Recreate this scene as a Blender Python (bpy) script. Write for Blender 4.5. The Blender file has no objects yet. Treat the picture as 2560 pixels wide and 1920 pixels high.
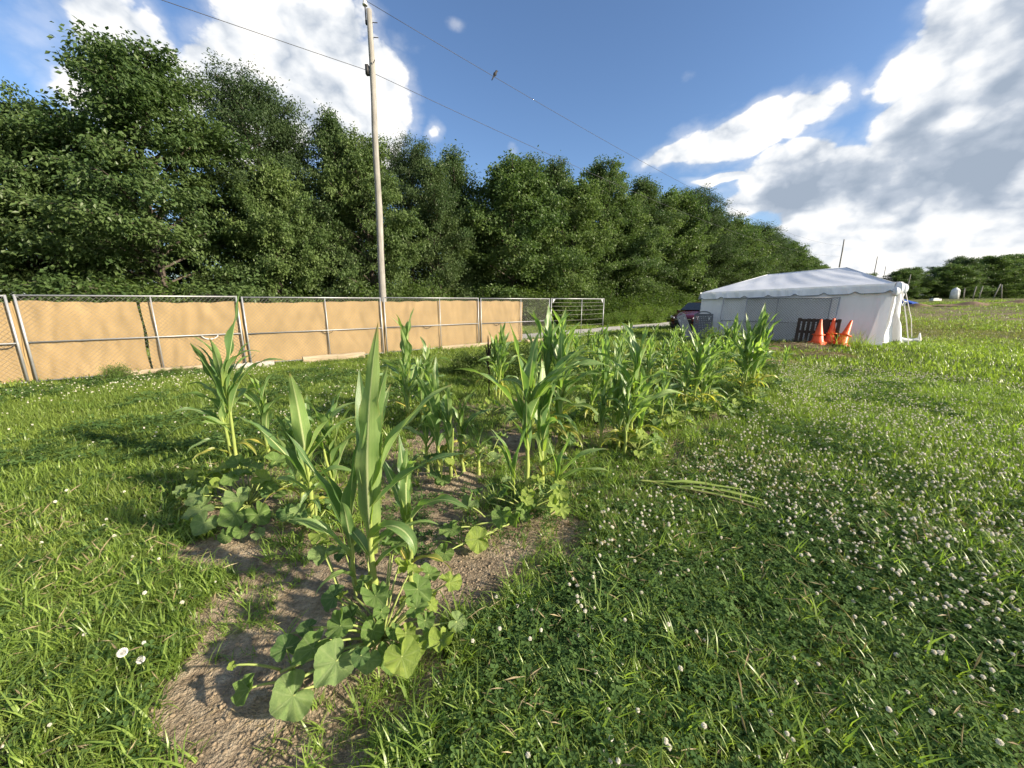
import bpy, math, random
import numpy as np
from mathutils import Vector, Matrix, Euler

R = math.radians
scene = bpy.context.scene
COL = scene.collection

# ------------------------------------------------------------------ camera
CAM_H = 1.7
cam_d = bpy.data.cameras.new('camera')
cam = bpy.data.objects.new('camera', cam_d)
COL.objects.link(cam)
cam.location = (0, 0, CAM_H)
cam.rotation_euler = (R(90 - 12.32), 0, 0)
cam_d.sensor_width = 36.0
cam_d.lens = 36.0 * 380 / 1024
cam_d.clip_start = 0.05
cam_d.clip_end = 3000
scene.camera = cam

# ------------------------------------------------------------------ sun
SUN_AZ, SUN_EL = R(110), R(23)          # azimuth clockwise from +Y
SUN = Vector((math.sin(SUN_AZ) * math.cos(SUN_EL), math.cos(SUN_AZ) * math.cos(SUN_EL), math.sin(SUN_EL)))
sun_d = bpy.data.lights.new('sun', 'SUN')
sun_d.energy = 5.0
sun_d.angle = R(1.5)
sun_d.color = (1.0, 0.87, 0.68)
sun = bpy.data.objects.new('sun', sun_d)
COL.objects.link(sun)
sun.location = SUN * 60
sun.rotation_euler = (-SUN).to_track_quat('-Z', 'Y').to_euler()

# ------------------------------------------------------------------ render settings
vs = scene.view_settings
vs.view_transform = 'Standard'
vs.look = 'None'
vs.exposure = 1.22
vs.gamma = 1.0
vs.use_curve_mapping = False
scene.render.engine = 'CYCLES'
cy = scene.cycles
cy.max_bounces = 4
cy.diffuse_bounces = 2
cy.glossy_bounces = 2
cy.transmission_bounces = 3
cy.transparent_max_bounces = 6
cy.use_denoising = True
cy.use_adaptive_sampling = True
cy.adaptive_threshold = 0.02
cy.caustics_reflective = False
cy.caustics_refractive = False
cy.sample_clamp_indirect = 6


# ------------------------------------------------------------------ node helper
class NT:
    def __init__(self, tree):
        self.t = tree
        self.n = tree.nodes
        self.l = tree.links

    def put(self, node, idx, val):
        if val is None:
            return
        if isinstance(val, bpy.types.NodeSocket):
            self.l.new(val, node.inputs[idx])
        else:
            s = node.inputs[idx]
            try:
                s.default_value = val
            except (TypeError, ValueError):
                s.default_value = tuple(val) + (1.0,)

    def add(self, typ, **kw):
        nd = self.n.new(typ)
        for k, v in kw.items():
            setattr(nd, k, v)
        return nd

    def math(self, op, a, b=None, c=None, clamp=False):
        nd = self.add('ShaderNodeMath', operation=op, use_clamp=clamp)
        self.put(nd, 0, a); self.put(nd, 1, b); self.put(nd, 2, c)
        return nd.outputs[0]

    def vmath(self, op, a, b=None):
        nd = self.add('ShaderNodeVectorMath', operation=op)
        self.put(nd, 0, a)
        if b is not None:
            self.put(nd, 1, b)
        return nd.outputs['Value'] if op in ('DOT_PRODUCT', 'LENGTH') else nd.outputs[0]

    def mix(self, fac, a, b, blend='MIX'):
        nd = self.add('ShaderNodeMix', data_type='RGBA', blend_type=blend)
        nd.clamp_factor = True
        self.put(nd, 0, fac); self.put(nd, 6, a); self.put(nd, 7, b)
        return nd.outputs[2]

    def noise(self, vec, scale, detail=4, rough=0.55, dist=0.0, fac=True):
        nd = self.add('ShaderNodeTexNoise')
        if vec is not None:
            self.l.new(vec, nd.inputs['Vector'])
        nd.inputs['Scale'].default_value = scale
        nd.inputs['Detail'].default_value = detail
        nd.inputs['Roughness'].default_value = rough
        nd.inputs['Distortion'].default_value = dist
        return nd.outputs[0 if fac else 1]

    def ramp(self, fac, stops, interp='LINEAR'):
        nd = self.add('ShaderNodeValToRGB')
        self.l.new(fac, nd.inputs[0])
        e = nd.color_ramp.elements
        nd.color_ramp.interpolation = interp
        while len(e) < len(stops):
            e.new(0.5)
        for el, (p, c) in zip(e, stops):
            el.position = p
            el.color = (c, c, c, 1) if isinstance(c, (int, float)) else tuple(c) + (1,)
        return nd.outputs[0]

    def remap(self, v, a, b, c=0.0, d=1.0, smooth=False):
        nd = self.add('ShaderNodeMapRange')
        if smooth:
            nd.interpolation_type = 'SMOOTHSTEP'
        self.put(nd, 0, v); self.put(nd, 1, a); self.put(nd, 2, b); self.put(nd, 3, c); self.put(nd, 4, d)
        return nd.outputs[0]


# ------------------------------------------------------------------ sky
world = bpy.data.worlds.new('World')
scene.world = world
world.use_nodes = True
world.cycles.sampling_method = 'MANUAL'
world.cycles.sample_map_resolution = 512
W = NT(world.node_tree)
bg = W.n['Background']
bg.inputs[1].default_value = 0.072
sky = W.add('ShaderNodeTexSky', sky_type='NISHITA')
sky.sun_disc = False
sky.sun_elevation = SUN_EL
sky.sun_rotation = SUN_AZ
sky.air_density = 1.0
sky.dust_density = 0.6
sky.ozone_density = 2.2
dirn = W.add('ShaderNodeTexCoord').outputs['Generated']
sep = W.add('ShaderNodeSeparateXYZ')
W.l.new(dirn, sep.inputs[0])


def euler_of(az, el, rot):
    c = Vector((math.sin(R(az)) * math.cos(R(el)), math.cos(R(az)) * math.cos(R(el)), math.sin(R(el))))
    e1 = Vector((math.cos(R(az)), -math.sin(R(az)), 0))
    e2 = e1.cross(c)
    if e2.z < 0:
        e2 = -e2
    a1 = e1 * math.cos(R(rot)) + e2 * math.sin(R(rot)); a2 = -e1 * math.sin(R(rot)) + e2 * math.cos(R(rot))
    return c, Matrix((a1, a2, a1.cross(a2))).transposed().to_euler()


# soft warp of the direction so that no bank keeps a clean outline
warp_n = W.noise(dirn, 3.2, 3, 0.55, fac=False)
wv = W.vmath('SUBTRACT', warp_n, (0.5, 0.5, 0.5))
wsc = W.add('ShaderNodeVectorMath', operation='SCALE')
W.l.new(wv, wsc.inputs[0]); wsc.inputs['Scale'].default_value = 0.16
wdir = W.vmath('ADD', dirn, wsc.outputs[0])


def bank(blobs):
    """union of soft elliptical banks: (azimuth, elevation, half width, half height, tilt, weight) in degrees"""
    tot = None
    for az, el, ra, rb, rot, wgt in blobs:
        c, eu = euler_of(az, el, rot)
        mp = W.add('ShaderNodeMapping', vector_type='TEXTURE')
        W.l.new(wdir, mp.inputs[0])
        mp.inputs['Location'].default_value = c; mp.inputs['Rotation'].default_value = eu
        mp.inputs['Scale'].default_value = (math.sin(R(ra)), math.sin(R(rb)), 0.5)
        q = W.vmath('DOT_PRODUCT', mp.outputs[0], mp.outputs[0])
        q = W.math('SUBTRACT', q, math.log(wgt) / 0.9)
        tot = q if tot is None else W.math('MINIMUM', tot, q)
    return W.math('EXPONENT', W.math('MULTIPLY', tot, -0.9))


CLOUDS = bank([
    # bank above and behind the tall trees
    (-26, 25, 9, 7, 0, 1.4), (-19.5, 23.5, 6, 7, 0, 1.35), (-29, 29.5, 6, 4, 15, 1.0), (-21.5, 30, 5.5, 4, 0, 1.0), (-17.5, 20, 3, 3.5, 0, 0.95),
    (-30, 18.5, 8, 5.5, 0, 0.95), (-41.5, 25, 5, 5, -10, 0.9), (-37.5, 22.6, 4.5, 3.6, -10, 0.85), (-42, 19.5, 7, 5, 0, 0.9),
    # small puffs
    (-10.3, 20.2, 1.6, 1.5, 0, 0.75), (0.6, 19.5, 1.6, 1.0, 0, 0.66), (-5.7, 30.3, 1.4, 1.1, 0, 0.42), (21.3, 25.9, 1.4, 1.0, 0, 0.42),
    # lens of white in front of the big bank
    (30, 19.4, 10, 3.2, 12, 1.05), (21.5, 17.8, 6, 1.8, 8, 0.95), (27.8, 14.2, 4.2, 1.0, -5, 0.9),
    # the big bank
    (38, 13, 9, 4.0, 8, 1.15), (33.5, 14.0, 5, 3.6, 25, 1.15), (33, 10.8, 5, 2.6, 0, 1.15), (44, 17, 7, 4.5, 20, 1.2), (43, 21.5, 5.5, 3.4, 25, 1.2), (48, 22.5, 7, 6, 25, 1.25),
    (38.6, 20.4, 1.6, 2.4, 40, 0.72), (51, 15, 8, 7, 0, 1.2), (39, 9.5, 8, 3.2, 5, 1.05), (50, 9, 8, 4, 0, 1.1), (45, 12, 9, 4.5, 6, 1.25), (60, 22, 12, 10, 0, 1.15), (76, 18, 14, 10, 0, 1.0),
    # low veil over the field
    (42, 5.5, 12, 3.2, 0, 1.3), (46, 7.6, 10, 2.8, 0, 1.3), (52, 5, 10, 4, 0, 1.3), (43, 1.8, 13, 2.2, 0, 1.25), (70, 6, 18, 6, 0, 0.95),
])
# the same kind of broken cumulus all round, behind the camera
behind = W.remap(sep.outputs[1], 0.15, -0.35, 0.0, 0.62)
CLOUDS = W.math('MAXIMUM', CLOUDS, behind)

# noise, squeezed vertically so that low clouds become streaks
stretch = W.add('ShaderNodeMapping')
W.l.new(dirn, stretch.inputs[0])
stretch.inputs['Scale'].default_value = (1.0, 1.0, 1.45)
p0 = stretch.outputs[0]
off = W.vmath('ADD', p0, tuple(Vector((SUN.x, SUN.y, SUN.z * 1.45)) * 0.045))
n_big = W.noise(p0, 4.0, 9, 0.60)
n_puff = W.noise(p0, 8.5, 5, 0.5)
puff = W.math('MULTIPLY', W.math('ABSOLUTE', W.math('SUBTRACT', n_puff, 0.5)), 2.0)       # billows with creases between
n_puff2 = W.noise(off, 8.5, 3, 0.5)
puff2 = W.math('MULTIPLY', W.math('ABSOLUTE', W.math('SUBTRACT', n_puff2, 0.5)), 2.0)
n_big2 = W.noise(off, 4.0, 4, 0.56)
n_soft = W.noise(p0, 1.7, 2, 0.5)
dens = W.math('ADD', CLOUDS, W.math('MULTIPLY', W.math('SUBTRACT', n_big, 0.5), 1.05))
dens = W.math('ADD', dens, W.math('MULTIPLY', W.math('SUBTRACT', puff, 0.25), 0.55))
cover = W.remap(dens, 0.47, 0.66, 0, 1, smooth=True)
wisp = W.remap(dens, 0.22, 0.6, 0, 0.30, smooth=True)
cover = W.math('MAXIMUM', cover, wisp)
# light: thinner towards the sun = lit side; thick middle of a bank = grey
GREY = bank([
    (38, 12.0, 8.5, 2.6, 8, 1.0), (46, 11.5, 9, 2.8, 6, 0.95), (46, 17.0, 5, 1.1, 15, 0.85), (33, 11.0, 4, 1.8, 0, 0.85), (36, 15.0, 2.0, 1.8, 35, 0.6),
    (52, 13.5, 6, 2.0, 10, 0.8), (42, 7.6, 4, 0.6, 5, 0.5), (47, 6.2, 5, 0.5, 3, 0.35), (38, 6.8, 4, 0.5, 0, 0.4),
    (-36, 24, 4, 3, 0, 0.22), (-23, 27, 4, 3, 0, 0.2), (-41, 21, 6, 5, 0, 0.2),
])
slope = W.math('ADD', W.math('MULTIPLY', W.math('SUBTRACT', n_big, n_big2), 2.2), W.math('MULTIPLY', W.math('SUBTRACT', puff, puff2), 0.95))
lit = W.math('ADD', W.math('SUBTRACT', 0.86, W.math('MULTIPLY', GREY, W.remap(n_soft, 0.3, 0.7, 0.62, 0.84))), slope)
lit = W.math('ADD', lit, W.math('MULTIPLY', W.math('SUBTRACT', puff, 0.28), 0.48))
lit = W.math('ADD', lit, W.math('MULTIPLY', W.math('SUBTRACT', 0.9, dens), 0.10), clamp=True)
cloud_col = W.ramp(lit, [(0.0, (2.3, 2.75, 3.4)), (0.32, (3.2, 3.6, 4.2)), (0.65, (5.3, 5.5, 5.75)), (1.0, (7.4, 7.2, 6.9))])
cloud_sc = W.add('ShaderNodeVectorMath', operation='SCALE')
W.l.new(cloud_col, cloud_sc.inputs[0]); cloud_sc.inputs['Scale'].default_value = 1.0
sky_scaled = W.mix(1.0, sky.outputs[0], (0.90, 1.0, 1.15), 'MULTIPLY')
up = W.remap(sep.outputs[2], -0.01, 0.03)
mask = W.math('MULTIPLY', cover, up)
W.l.new(W.mix(mask, sky_scaled, cloud_sc.outputs[0]), bg.inputs[0])

# ------------------------------------------------------------------ mesh helpers
rng = np.random.default_rng(7)
random.seed(7)


def mk_mesh(name, V, F, mats=(), smooth=True, attr=None, uv=None, midx=None):
    """V (n,3); F list of index arrays, each (m,3) or (m,4)"""
    me = bpy.data.meshes.new(name)
    V = np.asarray(V, dtype=np.float32)
    F = [np.asarray(f, dtype=np.int32) for f in F if len(f)]
    loops = np.concatenate([f.ravel() for f in F]) if F else np.zeros(0, np.int32)
    sizes = np.concatenate([np.full(len(f), f.shape[1], np.int32) for f in F]) if F else np.zeros(0, np.int32)
    starts = np.concatenate([[0], np.cumsum(sizes)[:-1]]).astype(np.int32) if len(sizes) else sizes
    me.vertices.add(len(V)); me.vertices.foreach_set('co', V.ravel())
    me.loops.add(len(loops)); me.loops.foreach_set('vertex_index', loops)
    me.polygons.add(len(sizes)); me.polygons.foreach_set('loop_start', starts)
    me.polygons.foreach_set('loop_total', sizes)
    if midx is not None:
        me.polygons.foreach_set('material_index', np.asarray(midx, np.int32))
    me.update(calc_edges=True)
    if len(sizes):
        me.polygons.foreach_set('use_smooth', np.full(len(sizes), smooth, dtype=bool))
    for k, a in (attr or {}).items():
        at = me.attributes.new(k, 'FLOAT', 'POINT')
        at.data.foreach_set('value', np.asarray(a, np.float32))
    if uv is not None:
        l = me.uv_layers.new(name='UVMap')
        l.data.foreach_set('uv', np.asarray(uv, np.float32)[loops].ravel())
    for m in mats:
        me.materials.append(m)
    return me


class MB:
    """collects pieces of one mesh"""
    def __init__(self):
        self.V = []; self.Q = []; self.T = []; self.n = 0; self.A = []; self.U = []

    def raw(self, V, Q=(), T=(), a=0.0, uv=None):
        V = np.asarray(V, float).reshape(-1, 3)
        if len(Q): self.Q.append(np.asarray(Q, int).reshape(-1, 4) + self.n)
        if len(T): self.T.append(np.asarray(T, int).reshape(-1, 3) + self.n)
        self.V.append(V)
        self.A.append(np.full(len(V), a) if np.isscalar(a) else np.asarray(a, float))
        self.U.append(np.zeros((len(V), 2)) if uv is None else np.asarray(uv, float))
        self.n += len(V)
        return self

    def box(self, lo, hi, M=None, a=0.0):
        x0, y0, z0 = lo; x1, y1, z1 = hi
        V = np.array([(x0, y0, z0), (x1, y0, z0), (x1, y1, z0), (x0, y1, z0), (x0, y0, z1), (x1, y0, z1), (x1, y1, z1), (x0, y1, z1)], float)
        if M is not None:
            V = np.array([M @ Vector(v) for v in V])
        return self.raw(V, [(0, 3, 2, 1), (4, 5, 6, 7), (0, 1, 5, 4), (1, 2, 6, 5), (2, 3, 7, 6), (3, 0, 4, 7)], a=a)

    def tube(self, P, r, sides=8, cap=True, a=0.0):
        P = np.asarray(P, float); n = len(P)
        r = np.full(n, r) if np.isscalar(r) else np.asarray(r, float)
        T = np.gradient(P, axis=0)
        T /= np.linalg.norm(T, axis=1)[:, None] + 1e-9
        ref = np.eye(3)[int(np.argmin(np.abs(T).max(0)))]
        N = np.cross(T, ref); N /= np.linalg.norm(N, axis=1)[:, None] + 1e-9
        B = np.cross(T, N)
        th = np.linspace(0, 2 * np.pi, sides, endpoint=False)
        ring = P[:, None] + r[:, None, None] * (np.cos(th)[None, :, None] * N[:, None] + np.sin(th)[None, :, None] * B[:, None])
        V = ring.reshape(-1, 3)
        i = np.arange(n - 1)[:, None] * sides; j = np.arange(sides)[None]; k = (j + 1) % sides
        Q = np.stack([i + j, i + k, i + sides + k, i + sides + j], -1).reshape(-1, 4)
        T3 = []
        if cap:
            V = np.vstack([V, P[:1], P[-1:]])
            c0, c1 = n * sides, n * sides + 1
            for q in range(sides):
                T3.append((c0, (q + 1) % sides, q))
                T3.append((c1, (n - 1) * sides + q, (n - 1) * sides + (q + 1) % sides))
        aa = a if np.isscalar(a) else np.concatenate([np.repeat(a, sides), [a[0], a[-1]] if cap else []])
        return self.raw(V, Q, T3, a=aa)

    def grid(self, G, a=0.0, uv=None):
        G = np.asarray(G, float); m, n = G.shape[:2]
        idx = np.arange(m * n).reshape(m, n)
        Q = np.stack([idx[:-1, :-1], idx[1:, :-1], idx[1:, 1:], idx[:-1, 1:]], -1).reshape(-1, 4)
        return self.raw(G.reshape(-1, 3), Q, a=a if np.isscalar(a) else np.asarray(a).ravel(), uv=uv)

    def mesh(self, name, mat, smooth=True, attr='v'):
        return mk_mesh(name, np.vstack(self.V), (self.Q and [np.vstack(self.Q)] or []) + (self.T and [np.vstack(self.T)] or []),
                       [mat] if mat else [], smooth, {attr: np.concatenate(self.A)}, np.vstack(self.U))


def tag(o, label=None, cat=None, group=None, kind=None):
    if label: o['label'] = label
    if cat: o['category'] = cat
    if group: o['group'] = group
    if kind: o['kind'] = kind
    return o


def link(name, me, parent=None, loc=(0, 0, 0), rot=(0, 0, 0), scale=(1, 1, 1)):
    o = bpy.data.objects.new(name, me)
    COL.objects.link(o)
    o.parent = parent
    o.location = loc; o.rotation_euler = rot; o.scale = scale
    return o


def empty(name, loc, rz=0.0, label=None, cat=None, group=None):
    o = link(name, None, None, loc, (0, 0, rz))
    o.empty_display_size = 0.1
    return tag(o, label, cat, group)


def copy_tree(o, parent=None):
    c = o.copy(); COL.objects.link(c); c.parent = parent
    for ch in o.children:
        copy_tree(ch, c)
    return c


# ------------------------------------------------------------------ terrain
def sstep(a, b, x):
    t = np.clip((np.asarray(x, float) - a) / (b - a), 0, 1)
    return t * t * (3 - 2 * t)


_ph = rng.uniform(0, 6.28, (40,)); _dr = rng.normal(0, 1, (40, 2))


def wob(x, y, f, k0=0, k1=8):
    """smooth pseudo noise, about -1..1"""
    s = 0.0
    for k in range(k0, k1):
        s = s + np.sin((x * _dr[k, 0] + y * _dr[k, 1]) * f + _ph[k])
    return s / math.sqrt((k1 - k0) / 2.0) * 0.55


PLOT = np.array([(-1.4, 0.2), (-1.45, 1.08), (-1.78, 1.46), (-1.68, 1.83), (-2.2, 2.35), (-3.0, 3.05), (-3.05, 3.8), (-2.5, 4.6), (-1.75, 5.3),
                 (-2.0, 7.2), (-1.4, 9.5), (1.0, 12.6), (5.5, 13.6), (7.4, 11.2), (6.6, 9.2), (5.6, 7.5), (4.54, 6.28), (2.2, 4.4), (1.0, 3.08), (0.47, 2.32),
                 (0.28, 1.92), (-0.33, 1.78), (-0.34, 1.46), (-0.44, 1.08), (-0.4, 0.2)])


def plot_dist(x, y):
    """signed distance to the garden plot, positive inside"""
    x = np.asarray(x, float); y = np.asarray(y, float)
    d = np.full(x.shape, 1e9); ins = np.zeros(x.shape, bool)
    n = len(PLOT)
    for i in range(n):
        ax, ay = PLOT[i]; bx, by = PLOT[(i + 1) % n]
        ex, ey = bx - ax, by - ay
        t = np.clip(((x - ax) * ex + (y - ay) * ey) / (ex * ex + ey * ey), 0, 1)
        d = np.minimum(d, np.hypot(x - ax - t * ex, y - ay - t * ey))
        c = ((ay > y) != (by > y)) & (x < (bx - ax) * (y - ay) / (by - ay + 1e-12) + ax)
        ins ^= c
    return np.where(ins, d, -d)


# hills of soil raised round the planted stations
STATIONS = [(-0.85, 1.8), (-2.55, 3.3), (-1.57, 2.71), (-0.65, 3.5), (0.15, 2.95), (0.5, 4.6), (1.37, 4.13), (1.31, 5.26), (2.85, 5.73), (4.5, 6.9), (-0.17, 6.6)]


def gz(x, y):
    x = np.asarray(x, float); y = np.asarray(y, float)
    z = 0.012 * wob(x, y, 1.1, 0, 6)
    z = z + 0.20 * np.exp(-(((x - 12.2) / 3.2) ** 2 + ((y - 13.4) / 2.2) ** 2))
    far = 0.66 * y + 0.75 * x
    z = z + 2.1 * sstep(48, 92, far) * sstep(5, 35, x * 0.75 - y * 0.45 + 8)
    pd = plot_dist(x, y)
    z = z - 0.035 * sstep(-0.12, 0.25, pd)
    for sx, sy in STATIONS:
        z = z + 0.055 * np.exp(-((x - sx) ** 2 + (y - sy) ** 2) / (2 * 0.20 ** 2))
    near = np.exp(-((x - 0.5) ** 2 + (y - 3.5) ** 2) / (2 * 5.0 ** 2))
    z = z + near * 0.008 * wob(x, y, 7.0, 8, 22) * sstep(-0.1, 0.3, pd)
    return z


def GZ(x, y):
    return float(gz(np.array([x]), np.array([y]))[0])


def soilness(x, y):
    """1 where the bare soil shows"""
    pd = plot_dist(x, y)
    edge = pd + 0.22 * wob(x, y, 3.1, 4, 14) + 0.13 * wob(x, y, 9.0, 14, 26)
    s = sstep(-0.05, 0.12, edge)
    weedy = sstep(4.2, 8.5, np.hypot(np.asarray(x) + 0.4, y) + 0.9 * wob(x, y, 0.9, 20, 30))
    blot = sstep(0.15, 0.7, wob(x, y, 2.2, 24, 36) + 0.25)
    return s * (1 - 0.85 * weedy) * (1 - 0.55 * blot * sstep(2.0, 3.0, y))


# ------------------------------------------------------------------ materials
def material(name):
    m = bpy.data.materials.new(name)
    m.use_nodes = True
    t = NT(m.node_tree)
    b = t.n['Principled BSDF']
    return m, t, b


def plain(name, col, rough=0.6, metal=0.0, var=0.12, scale=8.0, bump=0.0, bscale=60.0, spec=0.4, stretch=None, coat=0.0):
    m, t, b = material(name)
    co = t.add('ShaderNodeTexCoord').outputs['Object']
    if stretch:
        mp = t.add('ShaderNodeMapping'); t.l.new(co, mp.inputs[0]); mp.inputs['Scale'].default_value = stretch
        co = mp.outputs[0]
    n = t.noise(co, scale, 6, 0.62)
    dark = tuple(c * (1 - var * 2) for c in col); light = tuple(min(1, c * (1 + var)) for c in col)
    t.l.new(t.ramp(n, [(0.25, dark), (0.75, light)]), b.inputs['Base Color'])
    b.inputs['Roughness'].default_value = rough
    b.inputs['Metallic'].default_value = metal
    b.inputs['Specular IOR Level'].default_value = spec
    b.inputs['Coat Weight'].default_value = coat
    if bump:
        bn = t.add('ShaderNodeBump'); bn.inputs['Strength'].default_value = bump; bn.inputs['Distance'].default_value = 0.01
        t.l.new(t.noise(co, bscale, 5, 0.6), bn.inputs['Height'])
        t.l.new(bn.outputs[0], b.inputs['Normal'])
    return m


def foliage(name, dark, light, trans=0.35, tcol=None, rough=0.55, spec=0.22, vscale=0.6, objcol=False):
    """leaf colour: per leaf value 'v', per object random and a slow drift through the crown"""
    m, t, b = material(name)
    at = t.add('ShaderNodeAttribute', attribute_name='v').outputs['Fac']
    rnd = t.add('ShaderNodeObjectInfo').outputs['Random']
    pos = t.add('ShaderNodeNewGeometry').outputs['Position']
    slow = t.noise(pos, vscale, 2, 0.5)
    f = t.math('ADD', t.math('MULTIPLY', at, 0.5), t.math('ADD', t.math('MULTIPLY', rnd, 0.22), t.math('MULTIPLY', t.math('SUBTRACT', slow, 0.5), 0.9)))
    f = t.math('ADD', f, 0.12, clamp=True)
    col = t.ramp(f, [(0.0, dark), (0.55, tuple((a + c) / 2 for a, c in zip(dark, light))), (1.0, light)])
    if objcol:
        oc = t.add('ShaderNodeObjectInfo').outputs['Color']
        col = t.mix(1.0, col, oc, 'MULTIPLY')
    t.l.new(col, b.inputs['Base Color'])
    b.inputs['Roughness'].default_value = rough
    b.inputs['Specular IOR Level'].default_value = spec
    tr = t.add('ShaderNodeBsdfTranslucent')
    tc = tcol or (1.5, 1.65, 0.7)
    t.l.new(t.mix(1.0, col, tc, 'MULTIPLY'), tr.inputs[0])
    mx = t.add('ShaderNodeMixShader')
    mx.inputs[0].default_value = trans
    t.l.new(b.outputs[0], mx.inputs[1]); t.l.new(tr.outputs[0], mx.inputs[2])
    t.l.new(mx.outputs[0], t.n['Material Output'].inputs[0])
    return m


def corn_material():
    m, t, b = material('corn_leaf')
    uv = t.add('ShaderNodeUVMap').outputs[0]
    s = t.add('ShaderNodeSeparateXYZ'); t.l.new(uv, s.inputs[0])
    x = t.math('ABSOLUTE', t.math('SUBTRACT', s.outputs[0], 0.5))
    rib = t.remap(x, 0.032, 0.070, 1, 0, smooth=True)
    rib = t.math('MULTIPLY', rib, t.remap(s.outputs[1], 0.55, 0.95, 1.0, 0.25))
    mp = t.add('ShaderNodeMapping'); t.l.new(uv, mp.inputs[0]); mp.inputs['Scale'].default_value = (26, 1.1, 1)
    veins = t.noise(mp.outputs[0], 1.6, 3, 0.6)
    mp2 = t.add('ShaderNodeMapping'); t.l.new(uv, mp2.inputs[0]); mp2.inputs['Scale'].default_value = (2.0, 5.0, 1)
    patch = t.noise(mp2.outputs[0], 1.4, 4, 0.6)
    rnd = t.add('ShaderNodeObjectInfo').outputs['Random']
    f = t.math('ADD', t.math('MULTIPLY', veins, 0.55), t.math('MULTIPLY', patch, 0.4))
    f = t.math('ADD', f, t.math('MULTIPLY', t.math('SUBTRACT', rnd, 0.5), 0.45))
    base = t.ramp(f, [(0.25, (0.095, 0.175, 0.060)), (0.5, (0.165, 0.265, 0.085)), (0.8, (0.28, 0.38, 0.13))])
    # sheath end is paler and yellower
    base = t.mix(t.remap(s.outputs[1], 0.22, 0.0, 0.0, 0.8), base, (0.34, 0.40, 0.09))
    base = t.mix(rib, base, (0.50, 0.55, 0.28))
    base = t.mix(1.0, base, t.add('ShaderNodeObjectInfo').outputs['Color'], 'MULTIPLY')
    base = t.mix(t.math('MULTIPLY', t.remap(s.outputs[1], 0.93, 1.0), t.remap(rnd, 0.4, 0.7)), base, (0.30, 0.22, 0.09))
    edge = t.math('MULTIPLY', t.remap(x, 0.40, 0.5), t.remap(patch, 0.5, 0.66))
    base = t.mix(t.math('MULTIPLY', edge, 0.8), base, (0.36, 0.30, 0.12))
    spot = t.noise(uv, 38, 3, 0.7)
    base = t.mix(t.remap(spot, 0.70, 0.78, 0, 0.5), base, (0.32, 0.28, 0.12))
    t.l.new(base, b.inputs['Base Color'])
    t.l.new(t.remap(patch, 0.3, 0.7, 0.28, 0.48), b.inputs['Roughness'])
    b.inputs['Specular IOR Level'].default_value = 0.62
    bn = t.add('ShaderNodeBump'); bn.inputs['Strength'].default_value = 0.35; bn.inputs['Distance'].default_value = 0.004
    t.l.new(t.math('ADD', veins, t.math('MULTIPLY', rib, 1.4)), bn.inputs['Height'])
    t.l.new(bn.outputs[0], b.inputs['Normal'])
    tr = t.add('ShaderNodeBsdfTranslucent')
    t.l.new(t.mix(1.0, base, (1.8, 1.95, 0.8), 'MULTIPLY'), tr.inputs[0])
    mx = t.add('ShaderNodeMixShader'); mx.inputs[0].default_value = 0.40
    t.l.new(b.outputs[0], mx.inputs[1]); t.l.new(tr.outputs[0], mx.inputs[2])
    t.l.new(mx.outputs[0], t.n['Material Output'].inputs[0])
    return m


def squash_material():
    m, t, b = material('squash_leaf')
    vein = t.add('ShaderNodeAttribute', attribute_name='v').outputs['Fac']
    oi = t.add('ShaderNodeObjectInfo')
    co = t.add('ShaderNodeTexCoord').outputs['Object']
    n = t.noise(co, 2.2, 5, 0.6)
    fine = t.noise(co, 14, 4, 0.65)
    base = t.ramp(t.math('ADD', t.math('MULTIPLY', n, 0.7), t.math('MULTIPLY', fine, 0.3)), [(0.3, (0.075, 0.135, 0.040)), (0.55, (0.120, 0.195, 0.055)), (0.8, (0.19, 0.25, 0.085))])
    base = t.mix(1.0, base, oi.outputs['Color'], 'MULTIPLY')
    base = t.mix(t.math('MULTIPLY', vein, 0.42), base, (0.36, 0.42, 0.22))
    t.l.new(base, b.inputs['Base Color'])
    b.inputs['Roughness'].default_value = 0.62
    b.inputs['Specular IOR Level'].default_value = 0.3
    bn = t.add('ShaderNodeBump'); bn.inputs['Strength'].default_value = 0.5; bn.inputs['Distance'].default_value = 0.04
    t.l.new(t.math('SUBTRACT', fine, t.math('MULTIPLY', vein, 0.6)), bn.inputs['Height'])
    t.l.new(bn.outputs[0], b.inputs['Normal'])
    tr = t.add('ShaderNodeBsdfTranslucent')
    t.l.new(t.mix(1.0, base, (1.7, 1.8, 0.65), 'MULTIPLY'), tr.inputs[0])
    mx = t.add('ShaderNodeMixShader'); mx.inputs[0].default_value = 0.32
    t.l.new(b.outputs[0], mx.inputs[1]); t.l.new(tr.outputs[0], mx.inputs[2])
    t.l.new(mx.outputs[0], t.n['Material Output'].inputs[0])
    return m


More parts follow.
